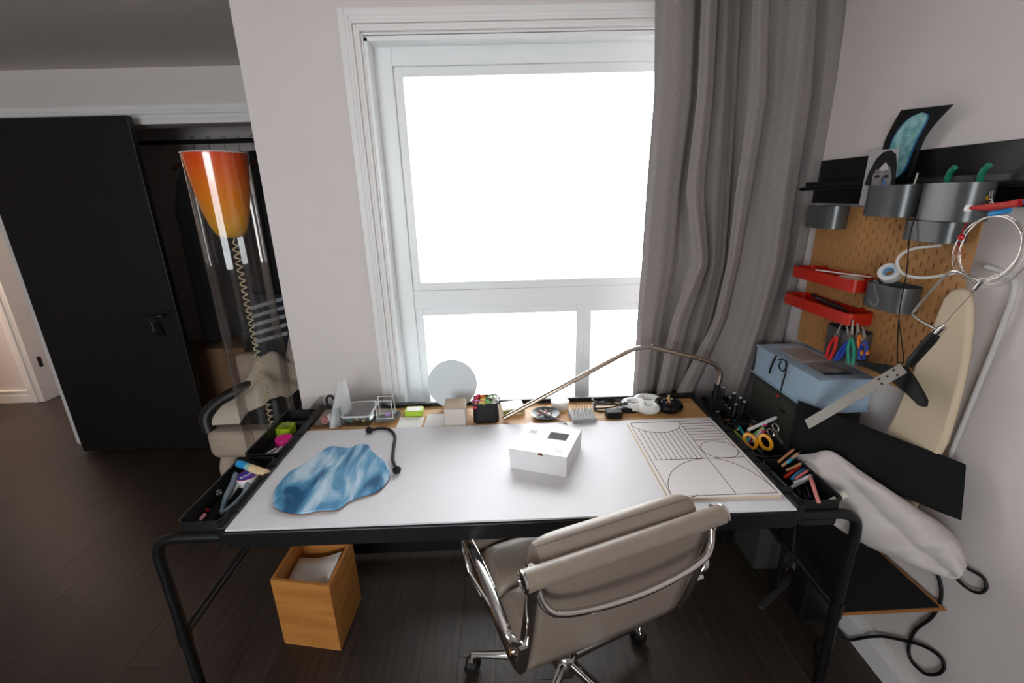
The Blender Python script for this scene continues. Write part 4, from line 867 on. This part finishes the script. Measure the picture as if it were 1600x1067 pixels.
# tape roll on cup
tr_ = thing('tape_roll', 'roll of white tape with pale blue core on the cup', 'tape', PX(1390, 428, 1.14)); q = PX(1390, 427, 1.145)
def disc(n, r0, r1, m, dx): 
    ax = Vector((-.75, -.45, .5)).normalized(); u = ax.orthogonal().normalized(); w = ax.cross(u); v = []
    mb = MB(); ring = lambda r, h: [q+ax*h+(u*math.cos(k*PI/14)+w*math.sin(k*PI/14))*r for k in range(28)]
    rr = [ring(r0, -dx), ring(r1, -dx), ring(r1, dx), ring(r0, dx), ring(r0, -dx)]; rr = [r_+[r_[0]] for r_ in rr]; build(n, mb.sheet(rr), m, tr_)
disc('tape_body', .016, .027, mat('tape_white', 'cfcdca', .5), .012); disc('core', .013, .0165, mat('core_blue', '8fb7d6', .5), .0125)
hk = build('s_hook', MB().tube(smoothpts([PX(1372, 442, 1.125), PX(1366, 438, 1.122), PX(1368, 455, 1.12), PX(1372, 470, 1.12), PX(1366, 478, 1.12), PX(1358, 470, 1.12)], 6), .002, 6), M_steel); tag(hk, 'bent steel wire hook hanging on the tape cup', 'hook')
# pliers
pls = [((1318,500),(1308,523),(1293,560),'c8201a','red and yellow handled pliers over the cup rim'), ((1322,505),(1328,530),(1307,562),'2344a5','blue handled pliers beside the red pair'), ((1333,500),(1330,525),(1329,568),'1f8a72','teal handled pliers hanging lowest on the cup'), ((1340,505),(1342,522),(1352,555),'d0701f','orange handled pliers at the right of the cup'), ((1348,510),(1352,530),(1346,562),'1f3a8a','dark blue spring pliers behind the orange pair')]
for i, (t0, m0, b0, c1, lab) in enumerate(pls):
    xx = 1.135-.002*i; t = thing('pliers', lab, 'pliers', PX(*b0, xx), 'pliers on the pegboard cup'); T0, M0, B0 = PX(*t0, xx), PX(*m0, xx), PX(*b0, xx); hm = mat('plier_%d' % i, c1, .4)
    d = (M0-T0); n_ = Vector((0, d.z, -d.y)).normalized()
    build('jaw', MB().tube([T0, M0], [.002, .006], 8), M_steel, t); build('pivot', MB().tube([M0-Vector((.006, 0, 0)), M0+Vector((.006, 0, 0))], .007, 12), M_steel, t)
    for s in (-1, 1): build('handle', MB().tube(smoothpts([M0, M0*.5+B0*.5+n_*(s*.013), B0+n_*(s*.008)]), .005, 8), hm, t)
# coping saw
sa = thing('coping_saw', 'coping saw with black handle hanging before the ironing board', 'saw', PX(1420, 572, 1.12)); XS = 1.125
build('handle', MB().tube([PX(1421, 571, XS), PX(1426, 563, XS), PX(1455, 530, XS), PX(1464, 520, XS)], [.010, .0125, .0135, .010], 14), M_rubber, sa)
build('ferrule', MB().tube([PX(1464, 521, XS), PX(1474, 511, XS)], .009, 12), M_chrome, sa)
build('frame', MB().tube(smoothpts([PX(1466, 516, XS), PX(1445, 505, XS), PX(1428, 494, XS), PX(1428, 486, XS), PX(1452, 458, XS), PX(1478, 430, XS), PX(1490, 424, XS), PX(1505, 428, XS), PX(1528, 444, XS)], 5), .0035, 8), M_steel, sa)
build('blade', MB().tube([PX(1470, 512, XS), PX(1530, 446, XS)], .0008, 4), M_steel, sa); build('joint', MB().tube([PX(1524, 452, XS), PX(1534, 440, XS)], .006, 10), M_chrome, sa)
# ironing board
ib = thing('ironing_board', 'narrow cream covered ironing board standing against the right wall', 'ironing board', (1.17, 1.16, .57))
out = [(1495,450),(1480,452),(1468,466),(1455,505),(1437,555),(1420,595),(1407,635),(1395,665)]
def xib(z): return 1.205-.05*(1.36-z)
L_ = []
for x, y in out: p = PX(x, y, 1.195); L_.append((p.y, p.z))
outr = [(1495,450),(1504,456),(1510,480),(1510,520),(1507,560),(1500,605),(1490,650),(1480,690)]; Rr = []
for x, y in outr: p = PX(x, y, 1.195); Rr.append((p.y, p.z))
L_ += [(1.248, .82), (1.24, .57)]; Rr += [(1.085, .82), (1.10, .57)]
poly = [Vector((xib(z), y, z)) for y, z in L_]+[Vector((xib(z), y, z)) for y, z in Rr[::-1][:-1]]
build('padded_cover', MB().prism(poly, (.022, 0, 0)), M_cream, ib, bevel=.008)
build('frame_tube', MB().tube(smoothpts([(1.225, 1.13, 1.40), (1.238, 1.085, 1.385), (1.24, 1.06, 1.34), (1.24, 1.075, 1.1), (1.24, 1.09, .9), (1.24, 1.095, .8)]), .0065, 10), mat('white_tube', 'c9c6c4', .35), ib)
# wire coils
wc = thing('wire_coil', 'loose coil of silver wire tied with blue tape', 'wire', PX(1550, 440, 1.15)); cq = PX(1552, 386, 1.15)
for i in range(6):
    ry, rz = .068+.003*i, .073+.002*i; build('wire_loop', MB().tube([(1.14+.006*math.sin(k*PI/16+i)+.003*i, cq.y+.002*i+ry*math.cos(k*PI/16), cq.z-.003*i+rz*math.sin(k*PI/16)) for k in range(32)], .0009, 5, closed=True), M_steel, wc)
for px_, py_ in ((1562, 332), (1590, 318)): p = PX(px_, py_, 1.14); build('blue_tape', MB().tube([p+Vector((0, .02, -.004)), p-Vector((0, .02, -.006))], .006, 8), mat('tape_blue', '2f8fd0', .4), wc)
tag(build('white_lead', MB().tube(smoothpts([PX(1472, 383, 1.2), PX(1430, 388, 1.17), PX(1408, 398, 1.15), PX(1402, 412, 1.14), PX(1412, 428, 1.14), PX(1440, 434, 1.15), PX(1475, 430, 1.15), PX(1500, 424, 1.16)], 7), .0042, 8), M_wirew), 'white cable loop hooked on the pegboard', 'cable')
tag(build('peg_hook', MB().tube(smoothpts([(1.222, 1.09, 1.56), (1.17, 1.09, 1.555), (1.15, 1.09, 1.56), (1.145, 1.09, 1.585)]), .004, 8), M_chrome), 'chrome hook holding the coil of wire', 'hook')
rp = thing('red_pliers', 'red handled tool with white knob lying over the rail', 'tool', PX(1530, 325, 1.13)); build('handle', MB().tube(smoothpts([PX(1514, 325, 1.13), PX(1535, 324, 1.13), PX(1560, 322, 1.13), PX(1595, 316, 1.13)]), [.004+.004*min(1, i/8) for i in range(19)], 8), mat('tool_red', 'b01c18', .4), rp); build('white_knob', MB().lathe([(0, -.011), (.007, -.007), (.008, 0), (.006, .007), (0, .01)], PX(1513, 325, 1.13), 12), M_paper, rp)
rs_ = thing('red_tassel', 'red cord with bead and tassel hanging by the wire coil', 'cord', PX(1500, 390, 1.15)); build('cord', MB().tube(smoothpts([PX(1532, 290, 1.18), PX(1525, 315, 1.15), PX(1512, 345, 1.145), PX(1500, 370, 1.14)]), .002, 6), mat('cord_red', '8f1518', .7), rs_); build('bead', MB().lathe([(0, -.008), (.006, -.004), (.007, 0), (.006, .004), (0, .008)], PX(1502, 371, 1.14), 12), _m['bead_red'], rs_)
for i in range(4): build('tassel_strand', MB().tube([PX(1499, 377, 1.14), PX(1490+5*i, 398, 1.14)], .001, 4), _m['cord_red'], rs_)
tag(build('yellow_tool', MB().tube([PX(1520, 307, 1.16), PX(1545, 309, 1.16)], .006, 8), pm_('yellow', 'd9a51a')), 'yellow stick lying behind the red handled tool', 'stick')
# hanging string
tag(build('hanging_string', MB().tube(smoothpts([(1.2, 1.262, 1.6), PX(1428, 345, 1.135), PX(1416, 430, 1.125), PX(1405, 490, 1.12), PX(1402, 560, 1.115), PX(1407, 566, 1.115), PX(1412, 560, 1.115), PX(1404, 500, 1.12)], 6), .0016, 6), M_rubber), 'black string hanging from the rail to the T-square', 'string')
# T-square
ts = thing('t_square', 'steel ruler blade with holes and black curved head', 'T-square', PX(1360, 605, 1.09))
p0, p1 = PX(1311, 634, 1.035), PX(1412, 575, 1.115); d = (p1-p0).normalized(); n_ = Vector((-1, 0, .0)); n_ = (n_-d*n_.dot(d)).normalized(); wv = d.cross(n_).normalized()*.0165
p0 = p0-d*.12
build('steel_blade', MB().quadbox(p0-wv, p1-wv, p1+wv, p0+wv, n_*.0015), M_steel, ts, smooth=False)
for k, sgn in ((.93, 1), (.93, -1), (.86, -.2), (.79, .9), (.79, -.9)): q = p0+(p1-p0)*k+wv*.55*sgn+n_*.0012; build('hole', MB().tube([q, q+n_*.0012], .0035, 10), M_rubber, ts)
hp = [(1335,562),(1360,567),(1392,571),(1412,572),(1425,590),(1437,610),(1445,626),(1443,636),(1434,634),(1415,615),(1395,598),(1370,582),(1345,572)]
build('head', MB().prism([PX(x, y, 1.125+.015*(1445-x)/110) for x, y in hp], (.012, 0, 0)), M_rubber, ts, bevel=.002)
# cabinet + blue box
cb_ = thing('steel_cabinet', 'small olive green metal cabinet under the pale blue box', 'cabinet', (1.15, 1.6, 0))
build('cabinet_body', MB().box(1.06, 1.245, 1.42, 1.79, .46, .86), mat('olive_steel', '4a4f47', .45, .3), cb_, smooth=False, bevel=.004); build('door', MB().box(1.054, 1.06, 1.44, 1.77, .48, .84), _m['olive_steel'], cb_, smooth=False, bevel=.002)
for x_, y_ in ((1.068, 1.43), (1.068, 1.78), (1.236, 1.43), (1.236, 1.78)): build('leg', MB().tube([(x_, y_, 0), (x_, y_, .46)], .008, 8), M_blk, cb_)
build('dark_filler', MB().box(1.07, 1.24, 1.59, 1.77, 0, .46), _m['olive_steel'], cb_, smooth=False)  # added to keep the gap under the cabinet dark, covering the pale baseboard
build('latch', MB().box(1.046, 1.056, 1.53, 1.56, .79, .80), M_steel, cb_, smooth=False); 
for y in (1.60, 1.46): build('red_dot', MB().lathe([(0, 0), (.008, 0), (.008, .003), (0, .003)], (1.051, y, .835), 12, ax='x'), mat('dot_red', 'a03028', .5), cb_)
bbx = thing('blue_box', 'pale blue card box tied with a black ribbon', 'box', (1.15, 1.59, .862))
build('box_base', MB().box(1.056, 1.245, 1.40, 1.785, .862, .975), M_blue, bbx, smooth=False, bevel=.001); build('lid', MB().box(1.053, 1.248, 1.396, 1.79, .975, .982), M_blue, bbx, smooth=False, bevel=.001); build('base_flange', MB().box(1.048, 1.248, 1.392, 1.793, .861, .866), M_blue, bbx, smooth=False)
rb = mat('ribbon_black', '0b0b0d', .5)
def ribbon(n, pts, w_=.004): build(n, MB().tube(smoothpts([PX(x, y, 1.052-o) for x, y, o in pts], 6), w_, 6, flat=((1, 0, 0), .25) if False else None), rb, bbx)
ribbon('ribbon_tail', [(1213, 556, 0), (1206, 570, .004), (1202, 583, .004)]); ribbon('ribbon_loop', [(1216, 562, 0), (1224, 562, .01), (1230, 568, .012), (1224, 580, .01), (1217, 573, .006), (1221, 564, .0)], .0028); ribbon('ribbon_tail', [(1228, 563, 0), (1228, 580, .005), (1222, 602, .004), (1220, 612, .003)], .0028)
plb = thing('plastic_bag', 'flattened clear plastic bag lying on the pale blue box', 'bag', (1.15, 1.55, .985)); rws = []
for i in range(15):
    rws.append([(1.075+.14*u/14, 1.43+.30*i/14, .992+.007*abs(math.sin(u*.55+i*.4))*abs(math.sin(i*.5-u*.3))) for u in range(15)])
build('film', MB().sheet(rws), mat('cellophane', 'e3dfdb', .1, alpha=.3), plb); build('folded_cloth', MB().box(1.10, 1.2, 1.56, 1.70, .984, .99), mat('dusty_pink_cloth', '8c7770', .9), plb, bevel=.002); build('dark_sheet', MB().box(1.10, 1.2, 1.44, 1.54, .984, .988), M_blkp, plb, smooth=False)
# black cloth and white bag
def slab(name, TL, TR, BR, BL, th, m, label, cat, seedn, amp=.012, power=.35, nu=24, nv=14, side=Vector((-1, -.3, 0))):
    rnd_ = random.Random(seedn); ph = [rnd_.random()*6 for _ in range(5)]; side = side.normalized(); F, Bk = [], []
    for i in range(nv+1):
        v = i/nv; fr, bk = [], []
        for j_ in range(nu+1):
            u = j_/nu; p = (TL*(1-u)+TR*u)*(1-v)+(BL*(1-u)+BR*u)*v; e = (max(0, 1-(2*u-1)**8)*max(0, 1-(2*v-1)**6))**power
            wv_ = amp*(math.sin(u*11+v*5+ph[0])+.7*math.sin(v*12-u*8+ph[1])+.4*math.sin(u*27+v*9+ph[2]))
            fr.append(p+side*(th*.5*e+wv_*e)); bk.append(p-side*(th*.5*e*.7))
        F.append(fr); Bk.append(bk)
    mb = MB().sheet(F).sheet(Bk); o = build(name, mb, m, subsurf=1); bm = bmesh.new(); bm.from_mesh(o.data); bmesh.ops.remove_doubles(bm, verts=bm.verts, dist=1e-4); bmesh.ops.recalc_face_normals(bm, faces=bm.faces); bm.to_mesh(o.data); bm.free(); return tag(o, label, cat)
slab('folded_black_cloth', PX(1245, 622, 1.025), PX(1515, 725, 1.215), PX(1508, 818, 1.205), PX(1228, 705, 1.0), .03, M_fab, 'folded black cloth propped between blue box and white bag', 'cloth', 2, .004)
bt_ = [(1235,711,.985),(1268,708,1.0),(1300,703,1.03),(1350,736,1.07),(1400,769,1.11),(1440,796,1.15),(1478,822,1.18),(1503,852,1.19),(1512,882,1.19)]
bb_ = [(1240,718,.985),(1276,742,.985),(1288,790,1.0),(1300,820,1.03),(1350,850,1.07),(1410,876,1.11),(1460,896,1.15),(1490,904,1.165),(1507,896,1.18)]
TT = smoothpts([PX(*p) for p in bt_], 6); BB = smoothpts([PX(*p) for p in bb_], 6); sd = Vector((-.75, -.6, .25)).normalized(); Fr, Bk = [], []
for i in range(19):
    v = i/18; fr, bk = [], []
    for j_ in range(len(TT)):
        u = j_/(len(TT)-1); e = (max(0, 1-(2*u-1)**6)*max(0, 1-(2*v-1)**4))**.5; p = TT[j_]*(1-v)+BB[j_]*v
        cr1 = abs(math.sin(u*7+v*2.2+.5)); cr2 = abs(math.sin(v*5-u*6+1.1)); wv_ = .03*(1-cr1**.4)-.028*(1-cr2**.4)+.005*math.sin(u*33+v*11)
        fr.append(p+sd*((.05*min(1, .35+u)+wv_)*e)); bk.append(p-sd*(.02*e))
    Fr.append(fr); Bk.append(bk)
o = build('white_cotton_bag', MB().sheet(Fr).sheet(Bk), M_bag, subsurf=1); bm = bmesh.new(); bm.from_mesh(o.data); bmesh.ops.remove_doubles(bm, verts=bm.verts, dist=1e-4); bmesh.ops.recalc_face_normals(bm, faces=bm.faces); bm.to_mesh(o.data); bm.free()
tag(o, 'crumpled white cotton bag slumped beside the table end', 'bag')
# leaning board and crate
lb = thing('leaning_board', 'black topped plywood board wedged low against the right wall', 'board', (1.15, 1.3, .2))
A, B, C_, D = Vector((1.075, 1.13, .265)), Vector((1.24, .985, .44)), Vector((1.24, 1.40, .42)), Vector((1.10, 1.56, .215))
n_ = (B-A).cross(D-A).normalized(); n_ = n_ if n_.z > 0 else -n_
build('plywood_core', MB().quadbox(A, B, C_, D, -n_*.012), mat('ply_edge', 'a06a38', .6), lb, smooth=False)
build('black_face', MB().quadbox(A+(D-A)*.01+(B-A)*.03, B+(D-A)*.01-(B-A)*.03, C_, D+(B-A)*.03, n_*.0015), mat('black_felt', '121214', .9), lb, smooth=False)
cr_ = thing('floor_crate', 'dark crate on the floor propping the black topped board', 'crate', (1.15, 1.42, 0)); mb = MB(); tray(mb, 1.11, 1.235, 1.33, 1.41, 0, .22, .01, .008); build('crate_body', mb, M_blkp, cr_)
# wall cables
XWc = XR-.012
pts = [(1462, 890), (1470, 915), (1469, 940), (1455, 965), (1430, 985), (1420, 1010), (1424, 1032), (1445, 1052), (1465, 1053), (1475, 1042), (1468, 1025), (1440, 1008), (1400, 998), (1370, 994), (1335, 1000)]
P = smoothpts([PX(x, y, XWc) for x, y in pts], 6); P = [Vector((p.x-(.012 if p.z < .14 else 0), p.y, max(p.z, .012))) for p in P]
P += [Vector((1.19, 1.27, .008)), Vector((1.1, 1.22, .008)), Vector((1.06, 1.14, .008))]
tag(build('power_cord', MB().tube(P, .0048, 8), M_rubber), 'thick black power cord looping down the right wall', 'cord')
tag(build('cord_loop', MB().tube(smoothpts([PX(1485, 895, 1.2), PX(1510, 918, 1.235), PX(1530, 926, XWc), PX(1541, 918, XWc), PX(1536, 902, XWc), PX(1512, 888, 1.235), PX(1500, 880, 1.19)], 6), .0042, 8), M_rubber), 'black cord loop sticking out behind the white bag', 'cord')
pl = thing('mains_plug', 'black mains plug with two prongs dangling under the table', 'plug', PX(1226, 884, .92)); q = PX(1232, 884, .92)
build('plug_body', MB().tube([q, q+Vector((.03, .03, .02))], [.009, .012], 10), M_rubber, pl); 
for s in (-1, 1): build('prong', MB().tube([q+Vector((0, 0, s*.005)), q+Vector((-.016, -.012, s*.005-.004))], .0018, 6), M_chrome, pl)
build('lead', MB().tube(smoothpts([q+Vector((.03, .03, .02)), (.985, 1.3, .55), (1.0, 1.4, .62), (.93, 1.5, .66)]), .004, 8), M_rubber, pl)
tag(build('steel_strip', MB().quadbox(PZ(1185, 948, .05), PZ(1192, 953, .05), PZ(1243, 905, .05), PZ(1236, 899, .05), (0, 0, .012)), M_grey, smooth=False), 'grey metal bar lying on the floor under the table', 'bar')
